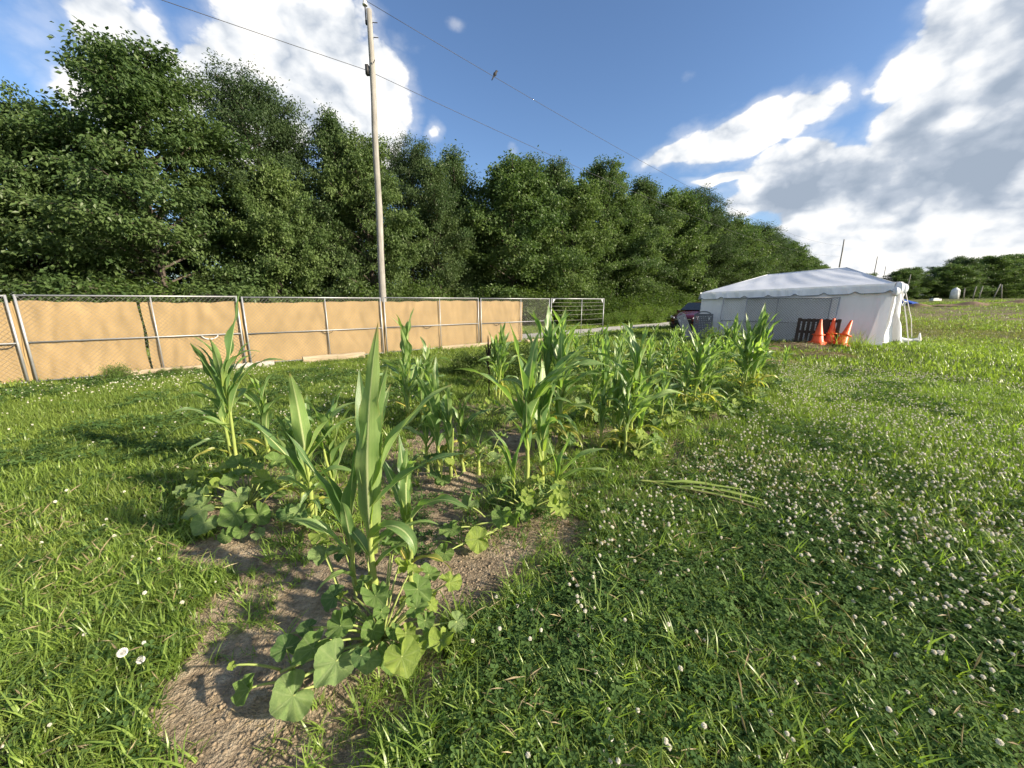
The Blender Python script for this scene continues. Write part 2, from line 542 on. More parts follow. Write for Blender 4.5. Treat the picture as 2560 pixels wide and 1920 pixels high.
def ground_material():
    m, t, b = material('ground')
    pos = t.add('ShaderNodeNewGeometry').outputs['Position']
    soil = t.add('ShaderNodeAttribute', attribute_name='soil').outputs['Fac']
    brown = t.add('ShaderNodeAttribute', attribute_name='brown').outputs['Fac']
    n1 = t.noise(pos, 0.9, 4, 0.6); n2 = t.noise(pos, 14, 4, 0.65); n3 = t.noise(pos, 70, 2, 0.6); n0 = t.noise(pos, 0.11, 3, 0.6)
    grass = t.ramp(n1, [(0.3, (0.075, 0.105, 0.026)), (0.55, (0.12, 0.155, 0.036)), (0.75, (0.17, 0.19, 0.055))])
    grass = t.mix(t.math('MULTIPLY', n2, 0.5), grass, (0.045, 0.055, 0.018))
    near = t.add('ShaderNodeAttribute', attribute_name='thatch_gap_shade').outputs['Fac']  # thatch colour, darkened to put shade into the gaps between near blades
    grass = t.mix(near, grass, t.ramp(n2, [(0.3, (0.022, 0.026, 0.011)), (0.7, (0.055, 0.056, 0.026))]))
    dry = t.ramp(n0, [(0.3, (0.15, 0.13, 0.075)), (0.6, (0.19, 0.155, 0.10)), (0.8, (0.10, 0.125, 0.04))])
    grass = t.mix(brown, grass, dry)
    earth = t.ramp(n2, [(0.28, (0.14, 0.108, 0.074)), (0.5, (0.29, 0.235, 0.165)), (0.74, (0.46, 0.39, 0.29))])
    earth = t.mix(t.remap(n1, 0.35, 0.7, 0.0, 0.65), earth, (0.145, 0.108, 0.074))
    earth = t.mix(t.remap(n3, 0.5, 0.75, 0.0, 0.35), earth, (0.13, 0.085, 0.05))
    cr = t.add('ShaderNodeTexVoronoi', feature='DISTANCE_TO_EDGE'); cr.inputs['Scale'].default_value = 15
    wp = t.vmath('ADD', pos, t.noise(pos, 9, 4, 0.6, fac=False)); t.l.new(wp, cr.inputs['Vector'])
    crack = t.remap(cr.outputs[0], 0.0, 0.035, 1, 0)
    crack = t.math('MULTIPLY', crack, t.remap(n1, 0.45, 0.6))
    earth = t.mix(t.math('MULTIPLY', crack, 0.6), earth, (0.07, 0.045, 0.028))
    s = t.remap(t.math('ADD', soil, t.math('MULTIPLY', t.math('SUBTRACT', n2, 0.5), 0.5)), 0.3, 0.55, smooth=True)
    t.l.new(t.mix(s, grass, earth), b.inputs['Base Color'])
    b.inputs['Roughness'].default_value = 0.95
    b.inputs['Specular IOR Level'].default_value = 0.12
    bn = t.add('ShaderNodeBump'); bn.inputs['Strength'].default_value = 1.0; bn.inputs['Distance'].default_value = 0.035
    h = t.math('ADD', t.math('MULTIPLY', n2, 1.0), t.math('SUBTRACT', t.math('MULTIPLY', n3, 0.45), t.math('MULTIPLY', crack, 0.3)))
    t.l.new(h, bn.inputs['Height']); t.l.new(bn.outputs[0], b.inputs['Normal'])
    return m


def wood(name, c0, c1, scale=6.0, rough=0.8, axis=2):
    m, t, b = material(name)
    co = t.add('ShaderNodeTexCoord').outputs['Object']
    mp = t.add('ShaderNodeMapping'); t.l.new(co, mp.inputs[0])
    sc = [9, 9, 9]; sc[axis] = 0.7
    mp.inputs['Scale'].default_value = sc
    n = t.noise(mp.outputs[0], scale, 6, 0.65, 0.6)
    n2 = t.noise(co, 1.6, 4, 0.6)
    c = t.ramp(n, [(0.3, c0), (0.7, c1)])
    c = t.mix(t.remap(n2, 0.4, 0.75, 0, 0.5), c, tuple(x * 0.55 for x in c0))
    t.l.new(c, b.inputs['Base Color'])
    b.inputs['Roughness'].default_value = rough
    b.inputs['Specular IOR Level'].default_value = 0.2
    bn = t.add('ShaderNodeBump'); bn.inputs['Strength'].default_value = 0.6; bn.inputs['Distance'].default_value = 0.01
    t.l.new(n, bn.inputs['Height']); t.l.new(bn.outputs[0], b.inputs['Normal'])
    return m


def fabric(name, col, trans=0.25, rough=0.75, weave=240.0, var=0.1, stain=None, scale=1.2):
    m, t, b = material(name)
    co = t.add('ShaderNodeTexCoord').outputs['Object']
    n = t.noise(co, scale, 6, 0.6)
    c = t.ramp(n, [(0.3, tuple(x * (1 - var) for x in col)), (0.7, col)])
    if stain:
        mp = t.add('ShaderNodeMapping'); t.l.new(co, mp.inputs[0]); mp.inputs['Scale'].default_value = (3.0, 3.0, 0.6)
        c = t.mix(t.remap(t.noise(mp.outputs[0], 2.2, 6, 0.65), 0.5, 0.85, 0, 0.5), c, stain)
    t.l.new(c, b.inputs['Base Color'])
    b.inputs['Roughness'].default_value = rough
    b.inputs['Specular IOR Level'].default_value = 0.25
    bn = t.add('ShaderNodeBump'); bn.inputs['Strength'].default_value = 0.25; bn.inputs['Distance'].default_value = 0.004
    t.l.new(t.noise(co, weave, 2, 0.6), bn.inputs['Height']); t.l.new(bn.outputs[0], b.inputs['Normal'])
    tr = t.add('ShaderNodeBsdfTranslucent'); t.l.new(c, tr.inputs[0])
    mx = t.add('ShaderNodeMixShader'); mx.inputs[0].default_value = trans
    t.l.new(b.outputs[0], mx.inputs[1]); t.l.new(tr.outputs[0], mx.inputs[2])
    t.l.new(mx.outputs[0], t.n['Material Output'].inputs[0])
    return m


M = dict(
    hem=plain('valance_hem', (0.20, 0.22, 0.25), 0.7),
    ground=ground_material(),
    corn=corn_material(),
    squash=squash_material(),
    stalk=foliage('corn_stalk', (0.18, 0.26, 0.06), (0.4, 0.44, 0.13), 0.12, vscale=6),
    petiole=foliage('petiole', (0.2, 0.28, 0.07), (0.38, 0.42, 0.15), 0.15, vscale=6),
    grass=foliage('grass_blade', (0.08, 0.138, 0.026), (0.31, 0.39, 0.08), 0.42, rough=0.42, spec=0.42, vscale=0.7),
    grass2=foliage('crabgrass', (0.095, 0.17, 0.034), (0.34, 0.45, 0.095), 0.44, rough=0.38, spec=0.5, vscale=0.9),
    drygrass=foliage('dry_grass', (0.11, 0.13, 0.045), (0.26, 0.25, 0.11), 0.3, vscale=0.5),
    clover=foliage('clover_leaf', (0.042, 0.090, 0.028), (0.125, 0.20, 0.060), 0.34, rough=0.8, spec=0.08, vscale=1.2),
    blossom=fabric('clover_blossom', (0.95, 0.92, 0.82), 0.5, 0.8, 40, 0.12, None, 30),
    maple=foliage('maple_leaf', (0.055, 0.1, 0.032), (0.165, 0.225, 0.072), 0.34, tcol=(1.3, 1.45, 0.85), rough=0.42, vscale=0.35),
    ash=foliage('box_elder_leaf', (0.048, 0.09, 0.03), (0.145, 0.2, 0.066), 0.34, tcol=(1.3, 1.45, 0.85), rough=0.4, vscale=0.35),
    locust=foliage('locust_leaf', (0.036, 0.066, 0.028), (0.085, 0.125, 0.048), 0.3, tcol=(1.3, 1.45, 0.85), vscale=0.35),
    oak=foliage('hackberry_leaf', (0.042, 0.08, 0.03), (0.115, 0.16, 0.058), 0.3, tcol=(1.3, 1.45, 0.85), rough=0.45, vscale=0.35),
    bush=foliage('bush_leaf', (0.034, 0.07, 0.018), (0.12, 0.17, 0.042), 0.36, vscale=0.8),
    weed=foliage('weed_leaf', (0.06, 0.12, 0.025), (0.19, 0.26, 0.06), 0.36, vscale=0.9),
    bark=wood('bark', (0.045, 0.036, 0.028), (0.13, 0.11, 0.09), 3.0, 0.95),
    pole=wood('weathered_pole', (0.20, 0.19, 0.17), (0.36, 0.345, 0.32), 3.0, 0.9),
    timber=wood('landscape_timber', (0.26, 0.205, 0.135), (0.46, 0.38, 0.27), 3.0, 0.9, axis=0),
    pallet=wood('old_pallet', (0.035, 0.028, 0.024), (0.095, 0.075, 0.062), 3.0, 0.95),
    steel=plain('galvanised_steel', (0.36, 0.37, 0.38), 0.5, 0.5, 0.1, 14, 0.1, 120),
    wire=plain('chain_link_wire', (0.26, 0.25, 0.235), 0.6, 0.2, 0.1, 20),
    tan=fabric('tan_windscreen', (0.43, 0.305, 0.155), 0.18, 0.85, 300, 0.22, (0.44, 0.30, 0.14), 1.7),
    white=fabric('tent_vinyl', (0.82, 0.85, 0.90), 0.12, 0.42, 90, 0.06, (0.58, 0.60, 0.60), 1.6),
    black=plain('black_rubber', (0.018, 0.018, 0.02), 0.6),
    darkpl=plain('dark_vent', (0.06, 0.045, 0.03), 0.8),
    cone=plain('orange_plastic', (0.90, 0.115, 0.022), 0.45, var=0.15, scale=5, spec=0.5),
    greypl=plain('grey_plastic', (0.085, 0.095, 0.115), 0.5, var=0.08),
    greylt=plain('pale_grey_plastic', (0.30, 0.31, 0.33), 0.5, var=0.08),
    paint=plain('maroon_car_paint', (0.085, 0.006, 0.007), 0.25, 0.15, 0.05, 4, coat=0.8),
    glass=plain('dark_glass', (0.02, 0.025, 0.028), 0.06, var=0.02, spec=0.7),
    chrome=plain('chrome', (0.75, 0.75, 0.76), 0.15, 1.0, 0.03),
    lamp=plain('headlight_lens', (0.62, 0.63, 0.65), 0.1, 0.2, 0.1, 30),
    tyre=plain('tyre_rubber', (0.02, 0.02, 0.021), 0.85),
    gravel=plain('road_gravel', (0.40, 0.39, 0.37), 0.95, var=0.2, scale=22, bump=0.8, bscale=60),
    straw=foliage('old_straw', (0.19, 0.15, 0.085), (0.40, 0.33, 0.20), 0.15, vscale=3),
    mulch=plain('mulch', (0.15, 0.11, 0.075), 0.95, var=0.3, scale=16, bump=0.9, bscale=40),
    blue=fabric('blue_tarp', (0.012, 0.075, 0.42), 0.2, 0.45, 60, 0.1),
    concrete=plain('concrete', (0.40, 0.38, 0.35), 0.9, var=0.15, scale=18, bump=0.4),
    dirt=plain('dirt_heap', (0.24, 0.165, 0.105), 0.95, var=0.25, scale=2.5, bump=0.8, bscale=14),
    porcelain=plain('insulator', (0.75, 0.74, 0.72), 0.3),
    iron=plain('line_hardware', (0.05, 0.05, 0.052), 0.6, 0.4),
    cable=plain('power_line', (0.045, 0.045, 0.05), 0.6),
    feather=plain('feathers', (0.03, 0.03, 0.035), 0.8),
    puff=plain('seed_head', (0.72, 0.71, 0.68), 0.9),
    tassel=plain('dark_seed_head', (0.035, 0.02, 0.018), 0.85, var=0.3, scale=30),
    silver=plain('white_canvas', (0.74, 0.74, 0.72), 0.7, var=0.1, scale=5),
    strap=plain('grey_webbing', (0.36, 0.36, 0.37), 0.7),
)

# ------------------------------------------------------------------ ground
def axis(fine0, fine1, step, lo, hi):
    mid = list(np.arange(fine0, fine1 + 1e-6, step))
    up, d, x = [], step, fine1
    while x < hi:
        d *= 1.22; x += d; up.append(x)
    dn, d, x = [], step, fine0
    while x > lo:
        d *= 1.22; x -= d; dn.append(x)
    return np.array(dn[::-1] + mid + up)


gx = axis(-5.2, 6.0, 0.075, -900, 1100)
gy = axis(0.3, 8.5, 0.075, -300, 1300)
GX, GY = np.meshgrid(gx, gy, indexing='ij')
GZg = gz(GX, GY)
b = MB(); b.grid(np.stack([GX, GY, GZg], -1))
fx, fy = GX.ravel(), GY.ravel()
brown = sstep(16, 23, fy * 0.80 + 0.35 * fx + 2.5 * wob(fx, fy, 0.12, 0, 9)) * sstep(13, 20, fx) * (0.5 + 0.5 * sstep(-0.35, 0.25, wob(fx, fy, 0.10, 10, 22)))
brown *= 1 - 0.75 * sstep(74, 80, 0.66 * fy + 0.75 * fx)
me = mk_mesh('ground', np.vstack(b.V), [np.vstack(b.Q)], [M['ground']], True, {'soil': soilness(fx, fy), 'brown': brown, 'thatch_gap_shade': 1 - sstep(9, 24, np.hypot(fx, fy))})
tag(link('ground', me), kind='structure')

# gravel track behind the fence
def strip(name, pts, width, mat, lift=0.02, n=60):
    P = np.array(pts, float)
    t = np.linspace(0, len(P) - 1, n)
    i = np.clip(t.astype(int), 0, len(P) - 2); fr = (t - i)[:, None]
    C = P[i] * (1 - fr) + P[i + 1] * fr
    T = np.gradient(C, axis=0); T /= np.linalg.norm(T, axis=1)[:, None]
    N = np.stack([-T[:, 1], T[:, 0]], 1)
    rows = []
    offs = np.linspace(-1, 1, 7)
    for o in offs:
        jit = (0.18 * wob(C[:, 0], C[:, 1], 1.7, 2, 10))[:, None] * (abs(o) > 0.9)
        Q = C + N * (o * width / 2 + jit)
        rows.append(np.column_stack([Q, gz(Q[:, 0], Q[:, 1]) + lift * (1 - 0.9 * (abs(o) > 0.9))]))
    bb = MB(); bb.grid(np.stack(rows, 0)[::-1])
    return tag(link(name, bb.mesh(name, mat)), kind='structure')


strip('gravel_road', [(-9, 10.9), (-3, 15.2), (1.0, 18.9), (5.5, 23.2), (12.5, 29.6), (24, 41), (45, 60)], 2.5, M['gravel'])

# ------------------------------------------------------------------ trees
def leaf_cloud(C, D, size, curl=0.25, seed=0, aspect=0.55, group=None):
    """one folded four-cornered leaf at each C (n,3) pointing along D (n,3)"""
    r = np.random.default_rng(seed)
    n = len(C)
    D = D / (np.linalg.norm(D, axis=1)[:, None] + 1e-9)
    Nrm = r.normal(0, 0.55, (n, 3)); Nrm[:, 2] += 1.0
    S = np.cross(D, Nrm); S /= np.linalg.norm(S, axis=1)[:, None] + 1e-9
    U = np.cross(S, D)
    L = size * r.uniform(0.65, 1.25, n)[:, None]
    w = L * aspect * 0.5
    a = C; t = C + D * L - U * (L * curl * 0.4)
    m = C + D * L * 0.45
    l = m + S * w + U * (w * curl); q = m - S * w + U * (w * curl)
    V = np.stack([a, l, t, q], 1).reshape(-1, 3)
    i = np.arange(n)[:, None] * 4
    T = np.concatenate([i + [0, 1, 2], i + [0, 2, 3]], 1).reshape(-1, 3)
    v = r.uniform(0, 1, n) if group is None else np.clip(group + r.normal(0, 0.22, n), 0, 1)
    return V, T, np.repeat(v, 4)


def make_tree(seed, H, Rad, base, nprim, nleaf, size, droop=0.5, rise=35, aspect=0.55, shape='round', spread=0.16, flat=0.6, trunk_r=0.16, nsec=8, lean=0.0):
    r = np.random.default_rng(seed)
    tk = MB()
    tt = np.linspace(0, 1, 9)
    wx = np.cumsum(r.normal(0, 0.10, 9)) * 0.6; wy = np.cumsum(r.normal(0, 0.10, 9)) * 0.6
    P = np.column_stack([wx * tt + lean * tt ** 2, wy * tt, tt * H * 0.93])
    tk.tube(P, trunk_r * (1 - tt * 0.92) + 0.012, 8, a=0.4)
    sec_P, sec_D, sec_L, sec_g = [], [], [], []
    for i in range(nprim):
        t = base + (1 - base) * ((i + r.uniform(0, 1)) / nprim) ** 0.9
        t = min(t, 0.985)
        az = i * 2.39996 + r.normal(0, 0.35)
        if shape == 'round':
            ln = Rad * (0.35 + 0.75 * math.sin(math.pi * min(1, 0.12 + 0.86 * t) ** 0.9) ** 0.8)
        elif shape == 'cone':
            ln = Rad * (1.12 - 0.85 * t ** 1.3)
        elif shape == 'high':
            u = (t - base) / (1 - base)
            ln = Rad * (0.45 + 0.7 * math.sin(math.pi * (0.2 + 0.7 * u)))
        else:
            ln = Rad * (0.8 + 0.3 * math.sin(math.pi * t))
        ln *= r.uniform(0.72, 1.18)
        el = R(rise * (0.35 + 1.15 * t) + r.normal(0, 8))
        o = np.array([np.interp(t, tt, P[:, 0]), np.interp(t, tt, P[:, 1]), t * H * 0.93])
        s = np.linspace(0, 1, 7)
        h = np.array([math.cos(az), math.sin(az), 0])
        path = o + (h[None] * math.cos(el)) * (s[:, None] * ln)
        path[:, 2] += math.sin(el) * s * ln - droop * ln * 0.42 * s ** 2.2
        side = np.array([-h[1], h[0], 0])
        path += side[None] * (r.normal(0, 0.10) * ln * s ** 2)[:, None]
        tk.tube(path, trunk_r * 0.34 * (ln / Rad) * (1 - s * 0.9) + 0.006, 5, cap=False, a=0.4)
        g0 = r.uniform(0.15, 0.85)
        for k in range(nsec):
            u = 0.22 + 0.78 * (k + r.uniform(0, 1)) / nsec
            q = np.array([np.interp(u, s, path[:, c]) for c in range(3)])
            sg = 1 if k % 2 else -1
            d = h * r.uniform(0.35, 0.9) + side * sg * r.uniform(0.3, 1.0)
            d[2] = r.normal(0.22, 0.3)
            d /= np.linalg.norm(d)
            l2 = ln * r.uniform(0.2, 0.42) * (1.15 - 0.5 * u)
            sec_P.append(q); sec_D.append(d); sec_L.append(l2); sec_g.append(g0 + r.normal(0, 0.12))
            if k % 2 == 0:
                tk.tube(np.stack([q, q + d * l2 * 0.5, q + d * l2 - np.array([0, 0, droop * l2 * 0.2])]), [0.014, 0.009, 0.004], 3, cap=False, a=0.4)
    sec_P = np.array(sec_P); sec_D = np.array(sec_D); sec_L = np.array(sec_L); sec_g = np.array(sec_g)
    pick = r.choice(len(sec_P), nleaf, p=sec_L / sec_L.sum())
    u = r.uniform(0.1, 1.08, nleaf)
    C = sec_P[pick] + sec_D[pick] * (u * sec_L[pick])[:, None]
    C[:, 2] -= droop * 0.22 * sec_L[pick] * u ** 2
    off = r.normal(0, spread, (nleaf, 3)); off[:, 2] *= flat
    C = C + off
    D = sec_D[pick] * 0.6 + r.normal(0, 0.6, (nleaf, 3)); D[:, 2] -= 0.25 + droop * 0.5
    V, T, v = leaf_cloud(C, D, size, seed=seed + 1, aspect=aspect, group=sec_g[pick])
    return tk, V, T, v


TREES = {}


def tree_kind(key, mat, **kw):
    tk, V, T, v = make_tree(**kw)
    TREES[key] = (tk.mesh('trunk', M['bark']), mk_mesh('crown', V, [T], [M[mat]], False, {'v': v}), float(np.percentile(V[:, 2], 99.93)))


tree_kind('elder', 'ash', seed=11, H=10.0, Rad=4.2, base=0.05, nprim=66, nleaf=70000, size=0.155, droop=0.55, rise=46, shape='round', spread=0.17, flat=0.6, nsec=12)
tree_kind('elder2', 'ash', seed=12, H=10.0, Rad=3.7, base=0.05, nprim=58, nleaf=60000, size=0.155, droop=0.5, rise=48, shape='round', spread=0.17, flat=0.6, nsec=12)
tree_kind('maple', 'maple', seed=13, H=10.0, Rad=4.0, base=0.04, nprim=60, nleaf=62000, size=0.165, droop=0.3, rise=44, aspect=0.8, shape='round', spread=0.19, flat=0.75, nsec=12)
tree_kind('maple2', 'maple', seed=14, H=10.5, Rad=3.5, base=0.04, nprim=56, nleaf=54000, size=0.155, droop=0.35, rise=50, aspect=0.75, shape='round', spread=0.19, flat=0.75, nsec=11)
tree_kind('locust', 'locust', seed=15, H=11.5, Rad=3.3, base=0.40, nprim=38, nleaf=62000, size=0.12, droop=0.3, rise=44, aspect=0.5, shape='high', spread=0.22, flat=0.6, nsec=10, trunk_r=0.14)
tree_kind('hackberry', 'oak', seed=16, H=11.0, Rad=3.3, base=0.07, nprim=56, nleaf=50000, size=0.145, droop=0.25, rise=52, aspect=0.6, shape='round', spread=0.19, flat=0.75, nsec=11)
tree_kind('cedar', 'oak', seed=17, H=9.0, Rad=2.4, base=0.04, nprim=60, nleaf=30000, size=0.14, droop=0.1, rise=58, aspect=0.45, shape='round', spread=0.2, flat=0.9, nsec=8)

# (kind, x, y, top height, width factor, turn, label)
TREE_SPOTS = [
    ('maple2', -19.0, 11.2, 9.0, 1.0, 0.3, 'dark leafy tree cut off by the left edge, behind the leftmost fence panel'),
    ('elder', -14.0, 15.7, 10.5, 1.12, 0.0, 'tallest tree with layered drooping sprays, behind the left end of the tan fence'),
    ('elder2', -17.0, 14.8, 8.7, 0.9, 1.2, 'lower dark tree left of the tallest drooping tree'),
    ('locust', -12.0, 20.2, 12.0, 1.0, 0.6, 'airy feathery tree with open crown standing against the big white cloud'),
    ('maple', -10.6, 18.0, 7.6, 0.78, 2.2, 'bright bushy tree below the airy feathery crown'),
    ('hackberry', -9.0, 21.0, 10.9, 0.8, 1.4, 'dark tree with forked stems just left of the utility pole'),
    ('elder2', -7.4, 21.0, 9.9, 0.85, 4.0, 'drooping tree directly behind the utility pole'),
    ('locust', -6.4, 25.6, 11.2, 0.85, 2.4, 'feathery tree just right of the utility pole'),
    ('hackberry', -4.4, 24.0, 9.7, 0.85, 3.0, 'slim dark tree rising over the middle tan screens'),
    ('cedar', -3.6, 27.6, 11.6, 1.0, 0.5, 'narrow dark tree behind the middle of the row'),
    ('maple', 0.0, 27.0, 10.6, 1.08, 0.9, 'broad round maple with bright sunlit crown behind the fence corner'),
    ('cedar', 1.5, 32.5, 12.7, 1.1, 2.0, 'dark crown peeping over the broad round maple'),
    ('hackberry', 3.3, 33.0, 12.6, 0.95, 5.0, 'dark rounded crown just right of the broad maple'),
    ('maple2', 4.4, 30.6, 10.4, 1.05, 4.2, 'leafy maple above the wire gate'),
    ('elder', 8.2, 35.0, 13.0, 0.9, 2.9, 'tall tree with upright tips right of the wire gate'),
    ('maple2', 9.8, 35.2, 10.4, 1.1, 1.0, 'rounded tree above the weedy bank left of the red car'),
    ('hackberry', 12.6, 40.0, 13.4, 1.15, 0.2, 'dark tree above the red car'),
    ('maple', 16.4, 42.4, 12.9, 1.0, 3.6, 'rounded tree above the left end of the white tent'),
    ('locust', 21.0, 46.8, 14.0, 1.25, 1.1, 'feathery tree above the left slope of the tent roof'),
    ('hackberry', 24.5, 49.6, 12.9, 1.25, 2.0, 'dark tree above the middle of the tent roof'),
    ('elder2', 28.6, 53.2, 12.6, 1.2, 5.2, 'tree sloping down the skyline above the tent ridge'),
    ('locust', 37.8, 61.6, 13.3, 1.4, 0.4, 'far feathery tree over the tent ridge'),
    ('maple2', 33.0, 57.0, 12.2, 1.2, 2.6, 'far rounded tree behind the tent ridge'),
    ('hackberry', 43.0, 66.0, 12.4, 1.4, 4.4, 'far dark tree right of the tent ridge middle'),
    ('maple', 49.5, 72.0, 12.2, 1.2, 0.8, 'far low tree behind the right part of the roof'),
    ('elder', 56.0, 78.0, 11.4, 1.2, 3.2, 'far small tree beside the first distant pole'),
    ('maple2', 64.0, 85.0, 10.8, 1.3, 1.7, 'distant small tree right of the first distant pole'),
    ('hackberry', 74.0, 94.0, 10.2, 1.3, 0.1, 'distant treetop above the right tent hip'),
    ('maple', 88.0, 106.0, 10.0, 1.3, 5.1, 'most distant treetop of the long tree row'),
]


def put_tree(kind, x, y, top, wf, turn, label, group, z0=None):
    tm, cm, h = TREES[kind]
    z = GZ(x, y) if z0 is None else z0
    s = (top - z) / h
    o = empty('tree', (x, y, z - 0.05), turn, label, 'tree', group)
    o.scale = (s * wf, s * wf, s)
    link('trunk', tm, o); link('crown', cm, o)
    return o


for sp in TREE_SPOTS:
    put_tree(*sp, 'trees in the long row behind the fence')
# second rank that closes the row
rr = random.Random(5)
for k in range(28):
    s = -4 + 3.7 * k + rr.uniform(-1, 1)
    x, y = -17.5 + 0.75 * s, 17.0 + 0.66 * s
    x += -0.66 * 2.2; y += 0.75 * 2.2
    put_tree(rr.choice(['hackberry', 'maple2', 'elder2']), x, y, rr.uniform(7.2, 8.8) + max(0, 0.04 * s), rr.uniform(1.1, 1.4), rr.uniform(0, 6),
             'dark background tree deep in the row, mostly hidden by nearer crowns', 'background trees of the row')

# far wood beyond the field on the right
FAR = [(84, 78.5, 9.4), (90, 81, 11.0), (97, 83.5, 11.6), (104, 86, 11.2), (111, 87, 12.2), (117, 86, 12.6), (123, 86, 12.8), (129, 88, 13.2), (136, 88, 13.6), (143, 89, 14.0), (100, 92, 12.6), (118, 96, 13.6), (132, 97, 14.4)]
FARL = ['leftmost crown of the far dark wood across the field', 'second crown from the left in the far wood', 'far wood crown above the white tank', 'far wood crown above the leaning poles']
for k, (x, y, t) in enumerate(FAR):
    put_tree(['maple', 'hackberry', 'maple2'][k % 3], x * 1.02, y * 0.985, t * 0.93, 1.75, k * 1.3, FARL[k] if k < 4 else 'crown in the far dark wood across the field at the right edge',
             'trees of the far wood', GZ(x * 1.02, y * 0.985) - 1.6)
for k, (x, y, t) in enumerate([(74, 75, 7.6), (78.5, 77, 8.2), (71, 78, 7.2)]):
    put_tree(['maple', 'maple2', 'elder2'][k], x, y, t, 1.4, k, ['small far tree just right of the tent', 'small far tree behind the blue canopy', 'lowest far tree half hidden by the tent corner'][k], 'small trees beside the far wood', GZ(x, y) - 1.2)

# ---- bushes along the foot of the row
def bush_kind(key, mat, seed, H, Rad, n, size, aspect=0.6):
    r = np.random.default_rng(seed)
    st = MB(); C = []; D = []; G = []
    for i in range(46):
        az = r.uniform(0, 6.28); rad = Rad * math.sqrt(r.uniform(0, 1)) * 0.75
        q = np.array([rad * math.cos(az) * 0.5, rad * math.sin(az) * 0.5, 0])
        hh = H * r.uniform(0.45, 1.0) * (1 - 0.45 * (rad / Rad) ** 2)
        tip = q + np.array([rad * math.cos(az) + r.normal(0, 0.1), rad * math.sin(az) + r.normal(0, 0.1), hh])
        mid = (q + tip) / 2 + np.array([0, 0, 0.1 * H])
        st.tube(np.stack([q, mid, tip]), [0.016, 0.011, 0.004], 4, cap=False, a=0.4)
        m = n // 46
        u = r.uniform(0.05, 1.0, m)[:, None]
        c = (1 - u) ** 2 * q + 2 * u * (1 - u) * mid + u ** 2 * tip + r.normal(0, 0.13 * H ** 0.5, (m, 3))
        c[:, 2] = np.maximum(c[:, 2], 0.03)
        d = r.normal(0, 0.7, (m, 3)); d[:, :2] += (tip - q)[:2] * 0.6; d[:, 2] -= 0.1
        C.append(c); D.append(d); G.append(np.full(m, r.uniform(0.2, 0.8)))
    V, T, v = leaf_cloud(np.vstack(C), np.vstack(D), size, seed=seed, aspect=aspect, group=np.concatenate(G))
    return st.mesh('stems', M['bark']), mk_mesh('foliage', V, [T], [M[mat]], False, {'v': v}), H


BUSH = [bush_kind('a', 'bush', 31, 2.4, 1.7, 16000, 0.12), bush_kind('b', 'bush', 32, 1.5, 1.3, 10000, 0.105), bush_kind('c', 'weed', 33, 1.1, 0.9, 5000, 0.11, 0.3)]


def put_bush(k, x, y, h, wf, turn, label, group, name='bush', cat='bush'):
    sm, fm, H = BUSH[k]
    o = empty(name, (x, y, GZ(x, y)), turn, label, cat, group)
    s = h / H; o.scale = (s * wf, s * wf, s)
    link('stems', sm, o); link('foliage', fm, o)
    return o


for k in range(34):
    s = -7 + 1.75 * k + rr.uniform(-0.5, 0.5) + 0.012 * k * k
    x, y = -14.2 + 0.75 * s + rr.uniform(-0.5, 0.5), 13.6 + 0.66 * s + rr.uniform(-0.3, 0.5)
    if s > 21:
        x += 0.66 * 1.2; y -= 0.75 * 1.2
    put_bush(k % 2, x, y, rr.uniform(1.7, 3.0), rr.uniform(1.0, 1.4), rr.uniform(0, 6), 'leafy bush at the foot of the tree row behind the fence' if s < 24 else 'leafy bush on the weedy bank between wire gate and red car', 'bushes along the foot of the trees' if s < 24 else 'bushes on the weedy bank')
for k in range(26):
    s = 23.5 + 0.8 * k + rr.uniform(-0.4, 0.4)
    x, y = -13 + 0.75 * s + 1.6 + rr.uniform(-0.5, 0.9), 13.8 + 0.66 * s - 1.9 + rr.uniform(-0.9, 0.3)
    put_bush(2, x, y, rr.uniform(0.7, 1.5), rr.uniform(0.9, 1.4), rr.uniform(0, 6), 'tall weed on the bank beside the gravel track', 'tall weeds beside the gravel track', 'weed_clump', 'weeds')

# ------------------------------------------------------------------ utility poles and lines
def pole(x, y, h, r0, label, lean=0.0, full=False):
    o = empty('utility_pole', (x, y, GZ(x, y)), 0, label, 'utility pole', 'utility poles')
    b = MB(); t = np.linspace(0, 1, 14)
    jit = 0.012 * np.sin(t * 17)
    b.tube(np.column_stack([lean * t + jit, 0 * t, -0.3 + t * (h + 0.3)]), r0 * (1 - 0.36 * t) + 0.004 * np.sin(t * 31), 14, a=0.5)
    link('shaft', b.mesh('shaft', M['pole']), o)
    if full:
        b = MB(); b.tube([(lean - 0.12, -0.02, h - 0.35), (lean - 0.12, -0.02, h + 0.12)], 0.02, 8); b.box((lean - 0.14, -0.05, h - 0.4), (lean - 0.02, 0.03, h - 0.3))
        link('pin_bracket', b.mesh('pin_bracket', M['iron']), o)
        b = MB(); b.tube([(lean - 0.12, -0.02, h + 0.10), (lean - 0.12, -0.02, h + 0.13), (lean - 0.12, -0.02, h + 0.17), (lean - 0.12, -0.02, h + 0.2), (lean - 0.12, -0.02, h + 0.26)], [0.075, 0.08, 0.05, 0.055, 0.03], 12)
        link('insulator', b.mesh('insulator', M['porcelain']), o)
        for zz in (h - 0.35, h - 0.75):
            b = MB(); b.tube([(lean + 0.08, -0.02, zz), (lean + 0.24, -0.04, zz - 0.02)], 0.012, 6)
            link('bolt', b.mesh('bolt', M['iron']), o)
        b = MB(); b.box((lean * 0.84 - 0.2, -0.07, h - 1.78), (lean * 0.84 - 0.1, 0.06, h - 1.5)); b.tube([(lean * .84 + .08, -0.1, h - 1.5), (lean * .84 + .16, -0.14, h - 1.42)], 0.014, 6)
        link('clamp', b.mesh('clamp', M['iron']), o)
    return o


